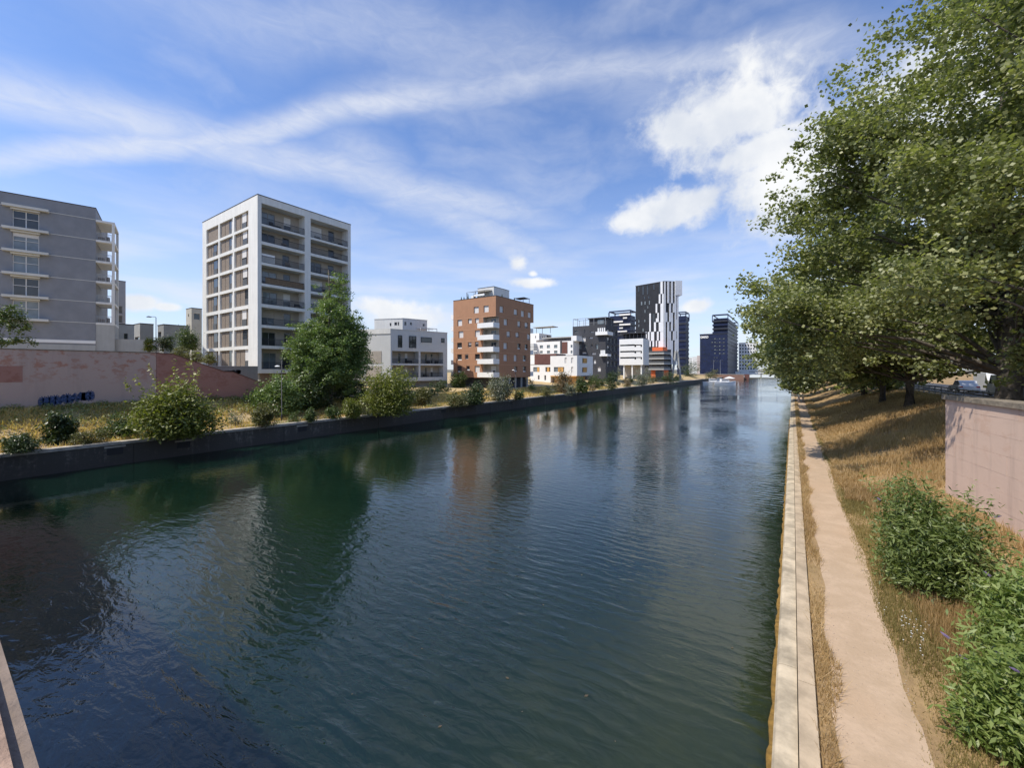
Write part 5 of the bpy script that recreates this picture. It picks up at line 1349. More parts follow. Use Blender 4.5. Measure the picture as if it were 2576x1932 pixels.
B('pale dry scrub at the quay below the white houses', 'K4', 150, 1125, 300, 1215, LEAF_OLIVE, 1200, seed=42)
B('upright green shrub right of the feathery brown bush', 'K4', 480, 985, 600, 1175, LEAF_MID, 1800, seed=43, shape='cone')
B('light green spreading shrub below the charcoal block', 'K4', 610, 1000, 770, 1135, LEAF_MID, 1500, seed=44)
B('dense dark green shrub below the car park columns', 'K4', 755, 975, 910, 1152, LEAF_DARK, 2000, seed=45)
B('grey feathery shrub rising behind the dark green one', 'K4', 825, 940, 940, 1035, LEAF_GREY, 1000, seed=46, db=14, wisp=5)
B('bright green climber mass under the white slotted block', 'K4', 925, 935, 1115, 1015, LEAF_MID, 1600, seed=47, db=30, dome=.3)
B('rusty brown low shrub on the far quay', 'K4', 930, 1035, 1035, 1120, LEAF_DRY, 800, seed=48)
B('silver grey shrub in front of the orange block', 'K4', 1045, 955, 1235, 1118, LEAF_GREY, 1800, seed=49, wisp=5)
B('olive bush right of the silver grey shrub', 'K4', 1190, 1000, 1270, 1085, LEAF_OLIVE, 700, seed=50)
B('green bush at the foot of the striped tower', 'K4', 1295, 975, 1490, 1092, LEAF_DARK, 1600, seed=51)
B('straw coloured scrub on the far quay edge', 'K4', 590, 1085, 700, 1165, LEAF_DRY, 600, seed=52)
B('pale scrub on the quay below the cube house', 'K4', 380, 1090, 510, 1205, LEAF_GREY, 900, seed=53)
B('dark tree belt behind the quay beyond the striped tower', 'K4', 1480, 880, 1690, 1020, LEAF_DARK, 2200, seed=54, dome=.35, lsize=.5)
B('loose pale bush where the left quay ends', 'K4', 1675, 950, 1875, 1048, LEAF_OLIVE, 1300, seed=55, lsize=.4)
B('round green tree crown beside the hotel tower', 'K4', 1660, 862, 1785, 1000, LEAF_MID, 1800, seed=56, db=60, dome=.6, lsize=.7)
B('bright leafy shrub behind the wing wall left of the white tower', 'L6', 1230, 340, 1720, 960, LEAF_MID, 2600, lsize=.2, seed=57, dist=58, shape='cone')
B('yellow shrub behind the pink wall by the street lamp', 'L6', 640, 730, 880, 975, LEAF_YEL, 900, lsize=.2, seed=58, dist=58)
B('dark green shrub right of the yellow shrub by the lamp', 'L6', 870, 680, 1200, 975, LEAF_DARK, 1300, lsize=.2, seed=59, dist=58)
for k, (x0, x1, y0, y1) in enumerate(((1190, 1520, 900, 1120), (1480, 1830, 960, 1190), (1790, 2110, 990, 1210))):
    B(('first', 'second', 'third')[k] + ' stretch, from the left, of the soft hedge above the sloping wing wall', 'L6', x0, y0, x1, y1, LEAF_OLIVE, 1500, lsize=.16, seed=60 + k, dist=54, dome=.3, group='hedge above the wing wall')

# loose belt of shrubs between the quay and the buildings
rndb = random.Random(77)
O1 = 'first second third fourth fifth sixth seventh eighth ninth tenth eleventh twelfth thirteenth fourteenth fifteenth sixteenth seventeenth eighteenth nineteenth twentieth'.split()
ORD = O1 + ['twenty-' + o for o in O1[:9]] + ['thirtieth'] + ['thirty-' + o for o in O1[:9]]
for k in range(34):
    y_ = 52 + 5.6 * k + rndb.uniform(-2, 2); x_ = rndb.uniform(-55.2, -51.5) + (1.5 if y_ > 120 else 0); hh = rndb.uniform(1.2, 2.6) * (1.25 if y_ > 130 else 1)
    mk = rndb.choice([('green', LEAF_MID), ('olive', LEAF_OLIVE), ('dark', LEAF_DARK), ('silvery', LEAF_GREY), ('olive', LEAF_OLIVE), ('leafy green', LEAF_POP)])
    nth = ORD[k]
    bush('%s %s shrub, %s from the near end of the belt before the buildings' % ('low' if hh < 1.9 else 'tall', mk[0], nth), (x_, y_, zL(x_, y_)), hh * rndb.uniform(1.2, 1.9), hh, 900 if y_ < 120 else 500, .22 if y_ < 120 else .34,
         mk[1], 500 + k, group='belt of shrubs behind the left quay', stems=4)
# right foreground buddleias
def buddleia(label, base, w, h, n, m, seed, depth=None):
    o = bush(label, base, w, h, int(n * 1.5), .155, m, seed, aspect=.28, dome=.42, depth=depth, up=.3, name='buddleia', stems=14, wisp=12)
    rnd = random.Random(seed)
    for i in range(8):
        a = rnd.uniform(0, 6.28); q = rnd.uniform(.15, .48); z = base[2] + h * rnd.uniform(.55, 1.0) * (1 - q * .5)
        p = Vector((base[0] + math.cos(a) * q * w, base[1] + math.sin(a) * q * (depth or w), z)); d = Vector((math.cos(a) * .12, math.sin(a) * .12, .06))
        mb = MB(); mb.tube([p, p + d * .5, p + d], [.02, .022, .006], 5); mb.build('flower_spike', PURPLE, o)
    return o
buddleia('dark green buddleia bush in front of the block wall', (3.0, 15.6, .2), 2.9, 2.6, 16000, LEAF_BUD, 71)
buddleia('bright green buddleia bush at the right edge', (4.2, 12.2, .12), 2.8, 2.1, 15000, LEAF_BUD2, 72)
buddleia('lower leafy buddleia below the bright one', (3.45, 9.9, .06), 2.9, 1.5, 14000, LEAF_BUD2, 73)
buddleia('small dark buddleia in the bottom right corner', (3.6, 7.3, .04), 2.5, 1.1, 9000, LEAF_BUD, 74)

# ------------------------------------------------------------------ grass
def blades(name, n, xr, yr, zf, hgt, m, seed, dens, label, wid=.012, clump=.35, lean=.45, cat='grass', tintoff=0.0):
    rng = np.random.default_rng(seed)
    X = rng.uniform(*xr, n * 3); Y = yr[0] + (yr[1] - yr[0]) * rng.uniform(0, 1, n * 3) ** 1.35
    nse = .5 + .25 * np.sin(X * 1.3 + Y * .7) + .25 * np.sin(X * .6 - Y * 1.1 + 1.7) + rng.normal(size=len(X)) * .18
    keep = (nse > clump) & dens(X, Y, rng); X, Y, nse = X[keep][:n], Y[keep][:n], nse[keep][:n]
    Zv = np.array([zf(a, b) for a, b in zip(X, Y)]); N = len(X)
    far = np.clip(np.hypot(X, Y) / 14, 1, 5)
    h = hgt * rng.uniform(.45, 1.25, N); a = rng.uniform(0, 6.28, N); w = wid * far * rng.uniform(.7, 1.3, N)
    base = np.stack([X, Y, Zv - .01], 1); side = np.stack([np.cos(a), np.sin(a), 0 * a], 1) * w[:, None]
    b2 = rng.uniform(0, 6.28, N); ln = rng.uniform(.1, 1, N) * lean
    tip = base + np.stack([np.cos(b2) * ln * h, np.sin(b2) * ln * h, h], 1)
    v = np.stack([base - side, base + side, tip], 1).reshape(-1, 3)
    tint = np.clip(.5 + tintoff + .22 * np.sin(X * .9 + 2) * np.cos(Y * .5) + rng.normal(size=N) * .2, 0, 1)
    o = np_mesh(name, v, 3, tint, m, None, (float(np.mean(X)), float(np.mean(Y)), 0)); return tag(o, label, cat, kind='stuff')
onpath = lambda X, Y, r: ~((X > .6 + .06 * np.sin(Y)) & (X < 1.86 + .1 * np.sin(Y * .8)))
blades('dry_grass', 95000, (2.6, 12.5), (12, 75), zR, .34, STRAW, 1, lambda X, Y, r: (X > 2.7) & ~((X < 5.2 + (23.8 - Y) * .1376 + .1) & (Y < 6)) & ((Y > 24.4) | (X < 5.05 + (23.8 - Y) * .1376)), 'tall dry straw coloured grass on the right slope', wid=.008, clump=.25)
blades('dry_grass_verge', 15000, (.36, .78), (2, 90), zR, .22, STRAW, 2, lambda X, Y, r: X < .66 + .14 * np.sin(Y * 1.7) * np.sin(Y * .45), 'dry grass strip between kerb and path', wid=.006, clump=.3, lean=1.0)
blades('rough_grass_verge', 60000, (1.72, 3.3), (3, 26), zR, .13, GRASSG, 3, lambda X, Y, r: (X > 1.78 + .16 * np.sin(Y * .8) + r.uniform(0, .25, len(X))) & (X < 5.05 + (23.8 - Y) * .1376), 'short patchy green and straw grass right of the path', wid=.007, clump=.18)
blades('slope_foot_grass', 26000, (1.84, 2.9), (24, 95), zR, .26, STRAW, 23, lambda X, Y, r: (X > 1.9 + .12 * np.sin(Y * .8) + r.uniform(0, .15, len(X))), 'dry grass along the foot of the slope beside the path', wid=.008, clump=.1, lean=.8)
blades('path_edge_grass', 9000, (1.66, 2.05), (3, 60), zR, .1, GRASSG, 19, lambda X, Y, r: r.uniform(0, 1, len(X)) < (X - 1.6) * 2.2, 'thin grass fringe on the right edge of the path', wid=.006, clump=.45, lean=.8)
blades('dry_straw_tufts', 12000, (2.5, 4.6), (5, 19), zR, .32, STRAW, 9, lambda X, Y, r: X < 5.0 + (23.8 - Y) * .13, 'straw tufts by the buddleias', wid=.006, clump=.62)
blades('left_dry_grass', 42000, (-55, -46.9), (2, 130), zL, .4, STRAWL, 4, lambda X, Y, r: ~((X > -49.4) & (X < -47.3)) | (r.uniform(0, 1, len(X)) < .12), 'yellow dry grass on the left bank', wid=.012, clump=.25, lean=.9)
rng = np.random.default_rng(77); N = 16000
wx = -54.9 + 3.0 * rng.uniform(0, 1, N) ** 1.5; wy = rng.uniform(-4, 36, N); ok = (.5 + .3 * np.sin(wy * .9) + .2 * np.sin(wx * 3 + wy * 2.1)) > rng.uniform(0, .75, N) * (wx + 55.4) / 3
wx, wy = wx[ok], wy[ok]; wz = np.array([zL(a, b) for a, b in zip(wx, wy)]) + rng.uniform(.02, .6, len(wx)) * (.5 + .5 * np.sin(wy * 1.7) ** 2)
v, npp = leaf_polys(rng, np.stack([wx, wy, wz], 1), .2, .45, .7); tag(np_mesh('left_weeds', v, npp, np.clip(rng.normal(.5, .22, len(wx)), 0, 1), WEEDG, None, (-53, 15, 2)), 'green weeds along the foot of the pink wall', 'weeds', kind='stuff')
N = 15000; wx = np.where(rng.uniform(0, 1, N) < .5, rng.uniform(-47.4, -46.7, N), rng.uniform(-53, -49.6, N)); wy = rng.uniform(0, 150, N)
ok = (.5 + .35 * np.sin(wy * .55 + 1) + .3 * np.sin(wy * .21 + wx)) > rng.uniform(.35, 1.0, N); wx, wy = wx[ok], wy[ok]
wz = np.array([zL(a, b) for a, b in zip(wx, wy)]) + rng.uniform(.02, .55, len(wx)) * (.35 + .65 * np.sin(wy * .8) ** 2)
v, npp = leaf_polys(rng, np.stack([wx, wy, wz], 1), .22, .42, .6); tag(np_mesh('quayside_weeds', v, npp, np.clip(rng.normal(.5, .22, len(wx)), 0, 1), WEEDG, None, (-50, 60, 0)), 'low green weeds between the shrubs on the left quay', 'weeds', kind='stuff')
# pebbles and clods on the path
rng = np.random.default_rng(8); mb = MB()
for k in range(2600):
    y_ = 3 + 45 * rng.uniform() ** 2; e = rng.uniform() ; x_ = .68 + 1.12 * (e if rng.uniform() < .4 else (e ** 3 if rng.uniform() < .5 else 1 - e ** 3)); q = rng.uniform(.006, .019)
    mb.v += [(x_ - q, y_, .006), (x_ + q * .4, y_ - q, .006), (x_ + q * .6, y_ + q * .8, .006), (x_, y_, .008 + q * .8)]; i = len(mb.v) - 4
    mb.f += [(i, i + 1, i + 3), (i + 1, i + 2, i + 3), (i + 2, i, i + 3)]
tag(mb.build('path_pebbles', mat('pebble', (.36, .28, .21), .9, .35, 30)), 'small pebbles and clods on the sandy path', 'pebbles', kind='stuff')
mb = MB(); mb.v = [(.74, 7.0, .09), (.86, 6.96, .11), (.90, 7.07, .10), (.80, 7.12, .13), (.77, 7.05, .15)]; mb.f = [(0, 1, 4), (1, 2, 4), (2, 3, 4), (3, 0, 4)]
tag(mb.build('paper_scrap', PETAL), 'small crumpled white paper scrap in the grass strip', 'litter')
# drifting leaves and bits on the water
rng = np.random.default_rng(18); mb = MB()
for k in range(110):
    y_ = 4 + 50 * rng.uniform() ** 1.6; x_ = -.6 - 40 * rng.uniform() ** 1.4; q = rng.uniform(.02, .06); a = rng.uniform(0, 6.28)
    mb.poly([(x_ + q * math.cos(a + t_) * e, y_ + q * math.sin(a + t_) * e, WZ + .012) for t_, e in ((0, 1.2), (1.5, .6), (3.1, 1.1), (4.7, .6))])
tag(mb.build('drifting_leaves', LEAF_DRY), 'scattered leaves drifting on the canal water', 'leaves', kind='stuff')
# daisies beside the path
rng = np.random.default_rng(3); N = 40
cx_ = rng.normal(2.25, .16, N); cy_ = rng.normal(13.0, .5, N); mb = MB()
for a, b in zip(cx_, cy_):
    z = zR(a, b) + .06 + rng.uniform(0, .08); q = .014
    mb.poly([(a + q * math.cos(k * 1.047), b + q * math.sin(k * 1.047), z) for k in range(6)]); mb.poly(((a - .0012, b, z - .12), (a + .0012, b, z - .12), (a, b, z)))
tag(mb.build('wildflower_patch', PETAL), 'patch of tiny white wildflowers in the verge', 'flowers', kind='stuff')

# ================================================================== small things
def lamp_post(label, x, y, z, h, arm=(-1, 0), al=1.2, m=DMETAL, style='arm'):
    o = empty('street_lamp', (x, y, z), label, 'street lamp', 'street lamps')
    mb = MB(); mb.tube([(x, y, z - .1), (x, y, z + .8), (x, y, z + .82), (x, y, z + h)], [.085, .085, .06, .04], 8); mb.build('pole', m, o, smooth=True)
    mb = MB()
    if style == 'arm': mb.tube([(x, y, z + h - .05), (x + arm[0] * .15, y + arm[1] * .15, z + h + .06), (x + arm[0] * al, y + arm[1] * al, z + h + .08)], .035, 6)
    else: mb.tube([(x, y, z + h - .7), (x + arm[0] * .35, y + arm[1] * .35, z + h - .62)], .03, 6)
    mb.build('arm', m, o)
    mb = MB(); ex, ey, ez = (x + arm[0] * al, y + arm[1] * al, z + h + .05) if style == 'arm' else (x + arm[0] * .5, y + arm[1] * .5, z + h - .65)
    mb.lathe([(.06, .12), (.22, .06), (.3, 0), (.26, -.05), (.05, -.07)], 10, (ex, ey, ez)); mb.build('lamp_head', METAL if style == 'arm' else WHITED, o); return o
X, Y, t = hit_ground(CU('K6', 376), CV('K6', 622), zL)
rx, ry = CA, SA
lamp_post('slim dark lamp post with small pale head on the left quay', X, Y, zL(X, Y), 7.0, (-rx, -ry), style='side')
X, Y, t = hit_ground(CU('K3', 1860), CV('K3', 1300), zL); X, Y = W(CU('K3', 1860), t + 4)
lamp_post('thin pole lamp before the terracotta block', X, Y, zL(X, Y), 6.5, (-rx, -ry), style='side')
P = W(CU('L6', 888), 58); zt = Z(CV('L6', 300), 58)
lamp_post('tall street lamp with bent arm behind the pink wall', P[0], P[1], 5.0, zt - 5.0, (-rx, -ry), 1.0)
for i, x in enumerate((415, 508)):
    P = W(CU('L4', x), 330); lamp_post(('left', 'right')[i] + ' one of two tall thin poles before the hotel tower', P[0], P[1], 1.2, Z(CV('L4', 805), 330) - 1.2, (rx, ry), 1.5, METAL)

# ------------------------------------------------------------------ two walkers on the path
SKIN = mat('skin', (.45, .28, .20), .6, .05, 5); SHIRT = mat('white_shirt', (.78, .78, .77), .8, .05, 6); SHORTS = mat('dark_blue_shorts', (.04, .05, .10), .85, .1, 6); HAIR = mat('dark_hair', (.04, .03, .02), .7, .2, 9); SHOE = mat('shoe', (.1, .1, .1), .7, .1, 5)
def person(label, x, y, z, h, yaw, stride, seed):
    o = empty('person', (x, y, z), label, 'person', 'walkers on the towpath'); o.rotation_euler = (0, 0, yaw)
    k = h / 1.75
    J = {'pel': (0, 0, .95), 'sp': (0, .0, 1.15), 'ch': (0, .01, 1.36), 'nk': (0, .0, 1.5), 'hd': (0, .02, 1.60), 'ht': (0, .02, 1.70),
         'hl': (.09, 0, .90), 'kl': (.10, stride * .5, .50), 'al': (.10, stride * .45, .09), 'tl': (.10, stride * .45 + .17, .04),
         'hr': (-.09, 0, .90), 'kr': (-.10, -stride * .25, .50), 'ar': (-.10, -stride * .9, .12), 'tr': (-.10, -stride * .9 + .16, .05),
         'sl': (.18, 0, 1.42), 'el': (.24, -stride * .3, 1.15), 'wl': (.24, -stride * .1, .92), 'fl': (.24, -stride * .02, .80),
         'sr': (-.18, 0, 1.42), 'er': (-.24, stride * .15, 1.15), 'wr': (-.24, stride * .45, .94), 'fr': (-.24, stride * .55, .83)}
    R = {'pel': .145, 'sp': .13, 'ch': .15, 'nk': .055, 'hd': .095, 'ht': .075, 'hl': .095, 'kl': .06, 'al': .042, 'tl': .04, 'hr': .095, 'kr': .06, 'ar': .042, 'tr': .04,
         'sl': .062, 'el': .045, 'wl': .032, 'fl': .028, 'sr': .062, 'er': .045, 'wr': .032, 'fr': .028}
    E = [('pel', 'sp'), ('sp', 'ch'), ('ch', 'nk'), ('nk', 'hd'), ('hd', 'ht'), ('pel', 'hl'), ('hl', 'kl'), ('kl', 'al'), ('al', 'tl'), ('pel', 'hr'), ('hr', 'kr'), ('kr', 'ar'), ('ar', 'tr'),
         ('ch', 'sl'), ('sl', 'el'), ('el', 'wl'), ('wl', 'fl'), ('ch', 'sr'), ('sr', 'er'), ('er', 'wr'), ('wr', 'fr')]
    nm = list(J); me = bpy.data.meshes.new('body')
    me.from_pydata([tuple(c * k for c in J[n]) for n in nm], [(nm.index(a), nm.index(b)) for a, b in E], [])
    ob = bpy.data.objects.new('body', me); COL.objects.link(ob); sk = ob.modifiers.new('skin', 'SKIN')
    for i, n in enumerate(nm): me.skin_vertices[0].data[i].radius = (R[n] * k, R[n] * k * .85)
    me.skin_vertices[0].data[0].use_root = True
    ob.modifiers.new('sub', 'SUBSURF').levels = 2; ob.modifiers['sub'].render_levels = 2
    bpy.context.view_layer.update(); dg = bpy.context.evaluated_depsgraph_get(); m2 = bpy.data.meshes.new_from_object(ob.evaluated_get(dg)); bpy.data.objects.remove(ob)
    for q in (SKIN, SHIRT, SHORTS, SHOE): m2.materials.append(q)
    for p in m2.polygons:
        c = p.center / k; p.use_smooth = True
        if c.z > 1.48: p.material_index = 0
        elif c.z > .97 and (abs(c.x) < .2 or c.z > 1.2): p.material_index = 1
        elif c.z > .52 and abs(c.x) < .2: p.material_index = 2
        elif c.z < .1: p.material_index = 3
    b = bpy.data.objects.new('body', m2); COL.objects.link(b); b.parent = o
    mb = MB(); mb.lathe([(.02, .14), (.075, .12), (.102, .06), (.105, 0), (.09, -.04)], 10, (0, -.0, 0)); mb.v = [(a * k, (c + .0) * k - .005, (d + 1.63) * k) for a, c, d in mb.v]
    me = mb.mesh('hair', HAIR); hb = bpy.data.objects.new('hair', me); COL.objects.link(hb); hb.parent = o
    mb = MB(); mb.lathe([(.001, -.03), (.014, -.01), (.008, .02)], 6); mb.v = [(a * k, (c + .115) * k, (d + 1.60) * k) for a, c, d in mb.v]
    me = mb.mesh('nose', SKIN); hb = bpy.data.objects.new('nose', me); COL.objects.link(hb); hb.parent = o
    return o
person('left walker in white shirt and dark shorts on the towpath', .93, 91.0, .01, 1.78, math.radians(3), .34, 1)
person('right walker in white shirt and dark shorts on the towpath', 1.55, 91.5, .01, 1.70, math.radians(-3), -.32, 2)

# ------------------------------------------------------------------ cars
TYRE = mat('tyre', (.02, .02, .02), .9, .1, 5); CHROME = mat('wheel_rim', (.35, .35, .36), .35, .05, 5, metal=.8); LAMPR = mat('tail_lamp', (.4, .02, .02), .3, .05, 5); LAMPW = mat('head_lamp', (.7, .7, .68), .15, .05, 5)
def car(label, x, y, z, yaw, col, L=4.3, H=1.48, van=False):
    pm = mat('car_paint_%d_%d_%d' % tuple(int(c * 99) for c in col), col, .3, .04, 1, spec=.6)
    o = empty('van' if van else 'car', (x, y, z), label, 'van' if van else 'car', 'vehicles on the road'); o.rotation_euler = (0, 0, yaw)
    W2 = .88 if not van else .98
    def add(name, prof, w, m, w2=None):
        mb = MB(); n = len(prof)
        for s in (-1, 1): mb.v += [(px, s * ((w2 if (w2 and pz > .95 * H * .6) else w)), pz) for px, pz in prof]
        mb.f = [tuple(range(n)), tuple(range(2 * n - 1, n - 1, -1))] + [(i, (i + 1) % n, n + (i + 1) % n, n + i) for i in range(n)]
        me = mb.mesh(name, m); ob = bpy.data.objects.new(name, me); COL.objects.link(ob); ob.parent = o; return ob
    l = L / 2
    if van:
        add('body', [(-l, .35), (-l, H * .97), (-l + .1, H), (l - 1.3, H), (l - .75, H * .62), (l - .1, H * .5), (l, .4), (l - .05, .3), (-l + .05, .3)], W2, pm)
        add('window', [(l - 1.55, H * .62), (l - 1.4, H * .93), (l - 1.28, H * .93), (l - .85, H * .62)], W2 + .012, GLASS)
    else:
        add('body', [(-l, .38), (-l + .03, .78), (-l + .18, .86), (-l + .9, .92), (l - 1.3, .90), (l - .25, .74), (l, .56), (l - .04, .3), (-l + .05, .3)], W2, pm)
        add('cabin', [(-l + .2, .865), (-l + .75, H - .03), (-l + 1.1, H), (l - 2.1, H), (l - 1.3, .9)], W2 - .13, pm)
        add('window', [(-l + .62, .95), (-l + .95, H - .1), (l - 2.12, H - .1), (l - 1.52, .95)], W2 - .115, GLASS)
        add('windscreen', [(l - 2.03, H - .05), (l - 1.36, .93), (l - 1.30, .935), (l - 1.97, H - .03)], W2 - .2, GLASS)
    for wx in (-l + .8, l - .82):
        for s in (-1, 1):
            mb = MB(); mb.lathe([(.2, -.1), (.31, -.1), (.33, -.06), (.33, .06), (.31, .1), (.2, .1)], 16); mb.v = [(a + wx, s * (W2 - .08) + c, b + .33) for a, b, c in mb.v]
            t = mb.mesh('wheel', TYRE); w = bpy.data.objects.new('wheel', t); COL.objects.link(w); w.parent = o
            mb = MB(); mb.lathe([(.205, -.09), (.19, .09), (.05, .112)], 12); mb.v = [(a + wx, s * (W2 - .08) + s * abs(c), b + .33) for a, b, c in mb.v]
            t = mb.mesh('rim', CHROME); q = bpy.data.objects.new('rim', t); COL.objects.link(q); q.parent = w
    for s in (-1, 1):
        for nm, px, m in (('tail_lamp', -l - .004, LAMPR), ('headlight', l - .12, LAMPW)):
            mb = MB(); mb.box(px, px + .1, s * W2 * .8 - .14, s * W2 * .8 + .14, .62 if m is LAMPW else .66, .74 if m is LAMPW else .82); me = mb.mesh(nm, m); q = bpy.data.objects.new(nm, me); COL.objects.link(q); q.parent = o
    return o
R90 = math.radians(90)
car('red car seen through the trees above the block wall', 17.2, 32.8, 3.15, R90, (.5, .03, .02))
car('small red car behind the dark forked trunks', 20.6, 34.5, 3.15, -R90, (.52, .04, .02), 4.0)
car('white van on the road behind the straight trunk', 17.6, 60.5, 3.15, R90, (.75, .75, .75), 5.4, 2.3, True)
car('second white van further along the road', 20.6, 76, 3.15, -R90, (.72, .73, .75), 5.6, 2.4, True)
car('silver car on the road behind the crooked trunk', 17.6, 74, 3.15, R90, (.5, .52, .54))
P = W(CU('L4', 752), 385); car('white camper van parked on the far brick quay', P[0], P[1], 1.2, math.radians(5), (.78, .78, .76), 6.5, 2.8, True)
P = W(CU('L4', 600), 388); car('pale car parked left of the camper van', P[0], P[1], 1.2, math.radians(5), (.6, .62, .64), 4.6, 1.6)
P = W(CU('L4', 455), 392); car('light grey car parked below the tall thin poles', P[0], P[1], 1.2, math.radians(-4), (.5, .52, .55), 4.6, 1.6)

# guard rail on top of the right slope
gr = empty('guard_rail', (13.6, 60, 3.1), 'long grey road guard rail behind the tree trunks on the slope', 'guard rail')
for z0 in (.34, .62, .9):
    mb = MB(); mb.box(13.58, 13.64, 18, 130, 3.05 + z0, 3.05 + z0 + .13); mb.build('rail', METAL, gr)
for k in range(46):
    mb = MB(); mb.box(13.645, 13.73, 18.2 + k * 2.45, 18.3 + k * 2.45, 2.7, 4.12); mb.build('post', METAL, gr)
# pale shed beyond the road
o = empty('warehouse', (60, 70, 3), 'long pale building glimpsed under the crowns beyond the road', 'building')
F = Face((56, 10), (56, 190)); F.wall(o, WHITE, 0, 180, 2, 8.5, [(6 + 9 * i, 12 + 9 * i, 4.2, 6.4) for i in range(19)], .3)
for i in range(19): F.window(o, (6 + 9 * i, 12 + 9 * i, 4.2, 6.4), .3, FRAME, GLASSB, mull=2)
shell(o, [(56, 10), (56, 190), (80, 190), (80, 10)], 2, 8.5, WHITE, skip=(0,)); edge_cap(o, [(56, 10), (56, 190), (80, 190), (80, 10)], 8.5)

# ------------------------------------------------------------------ boats, jetty, parasol, far quay
HULL = mat('white_gelcoat', (.78, .78, .77), .25, .03, 1, spec=.6); ANTIF = mat('dark_boot_stripe', (.04, .05, .08), .5, .1, 2); CANV = mat('red_canvas', (.6, .06, .04), .8, .1, 3)
def boat(label, x, y, yaw, L, col=None):
    o = empty('motor_boat', (x, y, WZ), label, 'boat', 'boats moored at the canal end'); o.rotation_euler = (0, 0, yaw); o.scale = (1.2, 1.2, 1.75)
    def put(mb, name, m, parent=o, smooth=False):
        me = mb.mesh(name, m)
        ob = bpy.data.objects.new(name, me); COL.objects.link(ob); ob.parent = parent; return ob
    Bm = L * .16; st = []
    for k in range(9):
        f = k / 8; w = Bm * (1 - max(0, (f - .45) / .55) ** 2.2) * (.9 + .1 * min(1, f * 4)); h = .75 + .45 * f * f
        st.append([(-L / 2 + L * f + (.25 * h if k == 8 else 0), w * s, zz) for s, zz in ((.0, -.25), (.75, -.1), (1, h), (.9, h + .03))])
    def skin(cols, name, m):
        mb = MB()
        for s in (1, -1):
            base = len(mb.v)
            for c in st: mb.v += [(p[0], p[1] * s, p[2]) for p in c]
            for k in range(8):
                for q in cols: mb.f.append((base + k * 4 + q, base + (k + 1) * 4 + q, base + (k + 1) * 4 + q + 1, base + k * 4 + q + 1))
            if s == 1: mb.poly([st[0][0], st[0][1], st[0][2], (st[0][2][0], -st[0][2][1], st[0][2][2]), (st[0][1][0], -st[0][1][1], st[0][1][2])])
        return put(mb, name, m)
    skin((0,), 'boot_stripe', ANTIF); skin((1, 2), 'hull', HULL)
    mb = MB()
    for k in range(8): a, b = st[k][3], st[k + 1][3]; mb.poly((a, b, (b[0], -b[1], b[2]), (a[0], -a[1], a[2])))
    put(mb, 'deck', HULL)
    def loft(name, m, x0, x1, w, z0, z1, rake=.5):
        mb = MB(); mb.hexa(((x0, -w, z0), (x1, -w, z0), (x1, w, z0), (x0, w, z0), (x0 + .1, -w * .88, z1), (x1 - rake, -w * .88, z1), (x1 - rake, w * .88, z1), (x0 + .1, w * .88, z1))); return put(mb, name, m)
    c = loft('cabin', HULL, -L * .18, L * .22, Bm * .72, .95, 1.75, .7); g = loft('cabin_window', GLASS, -L * .165, L * .175, Bm * .705 + .03, 1.32, 1.62, .4)
    if col: loft('canvas_cover', col, -L * .42, -L * .2, Bm * .7, .9, 1.7, .2)
    mb = MB()
    for s in (-1, 1):
        pts = [(L * .2, s * Bm * .75, 1.65), (L * .34, s * Bm * .5, 1.72), (L * .49, s * .04, 1.8)]
        mb.tube(pts, .03, 5)
        for p in pts[:2]: mb.tube([(p[0], p[1], .95), p], .025, 5)
    put(mb, 'bow_rail', METAL); return o
P = W(CU('L4', 400), 214); boat('white motor boat moored nearest the left quay', P[0], P[1], math.radians(20), 8.0)
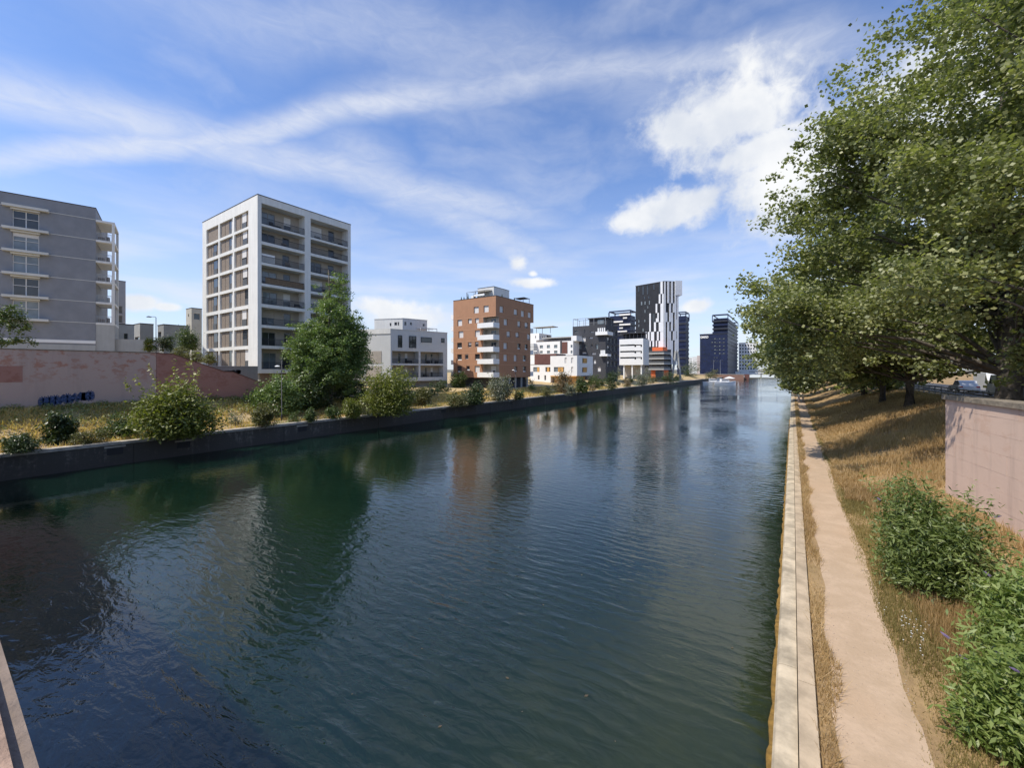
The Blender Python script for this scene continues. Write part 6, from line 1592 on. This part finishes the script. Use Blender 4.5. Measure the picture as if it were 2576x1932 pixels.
P = W(CU('L4', 565), 206); boat('white motor boat with dark windows in front of its neighbour', P[0], P[1], math.radians(28), 8.6, None)
P = W(CU('L4', 500), 222); boat('white boat with red canvas cover between the two others', P[0], P[1], math.radians(15), 7.2, CANV)
P = W(CU('L4', 640), 240)
jt = empty('jetty', (P[0], P[1], WZ), 'low timber jetty behind the moored boats', 'jetty')
mb = MB(); mb.box(P[0] - 13, P[0] + 4, P[1], P[1] + 3, WZ + .5, WZ + .62); mb.build('deck', BROWNP, jt)
for k in range(6): mb = MB(); mb.box(P[0] - 12.8 + k * 3.3, P[0] - 12.6 + k * 3.3, P[1] + .05, P[1] + .25, WZ - 1, WZ + .5); mb.build('pile', BARK, jt)
pz = WZ + .62; px_, py_ = P[0] - .3, P[1] + 1.5
ps = empty('parasol', (px_, py_, pz), 'wide white parasol standing on the jetty behind the boats', 'parasol')
mb = MB(); mb.tube([(px_, py_, pz), (px_, py_, pz + 2.6)], .05, 6); mb.build('pole', METAL, ps)
mb = MB(); mb.lathe([(2.9, 2.0), (2.95, 2.05), (1.5, 2.6), (.05, 3.1)], 8, (px_, py_, pz)); mb.build('canopy', WHITED, ps)
BRICK = mat('red_brick_quay', (.25, .145, .11), .9, .15, .5)
bq = empty('brick_quay', (-38, 362, WZ), 'low red brick quay at the far end of the canal', 'quay wall')
mb = MB(); mb.box(XL - 30, -31.2, 362, 364, WZ - 1, 2.0); mb.build('wall', BRICK, bq)
mb = MB(); mb.box(XL - 30, -31.0, 361.9, 364.2, 2.003, 2.25); mb.build('coping', CONC, bq)
mb = MB(); mb.box(-31.15, -28, 366, 372, WZ, 2.2); mb.build('sluice_house', REDM, bq)
fb = empty('footbridge', (-15, 430, 2), 'low white footbridge crossing the canal far away', 'bridge')
mb = MB(); mb.box(-33, 6, 430, 434, 2.4, 3.3); mb.build('deck', WHITED, fb)
mb = MB(); mb.box(-33, 6, 430.02, 430.1, 3.303, 4.2); mb.build('railing', METAL, fb)
for x in (-24, -12): mb = MB(); mb.box(x, x + 1, 430.5, 433.5, WZ - 1, 2.4); mb.build('pier', CONC, fb)
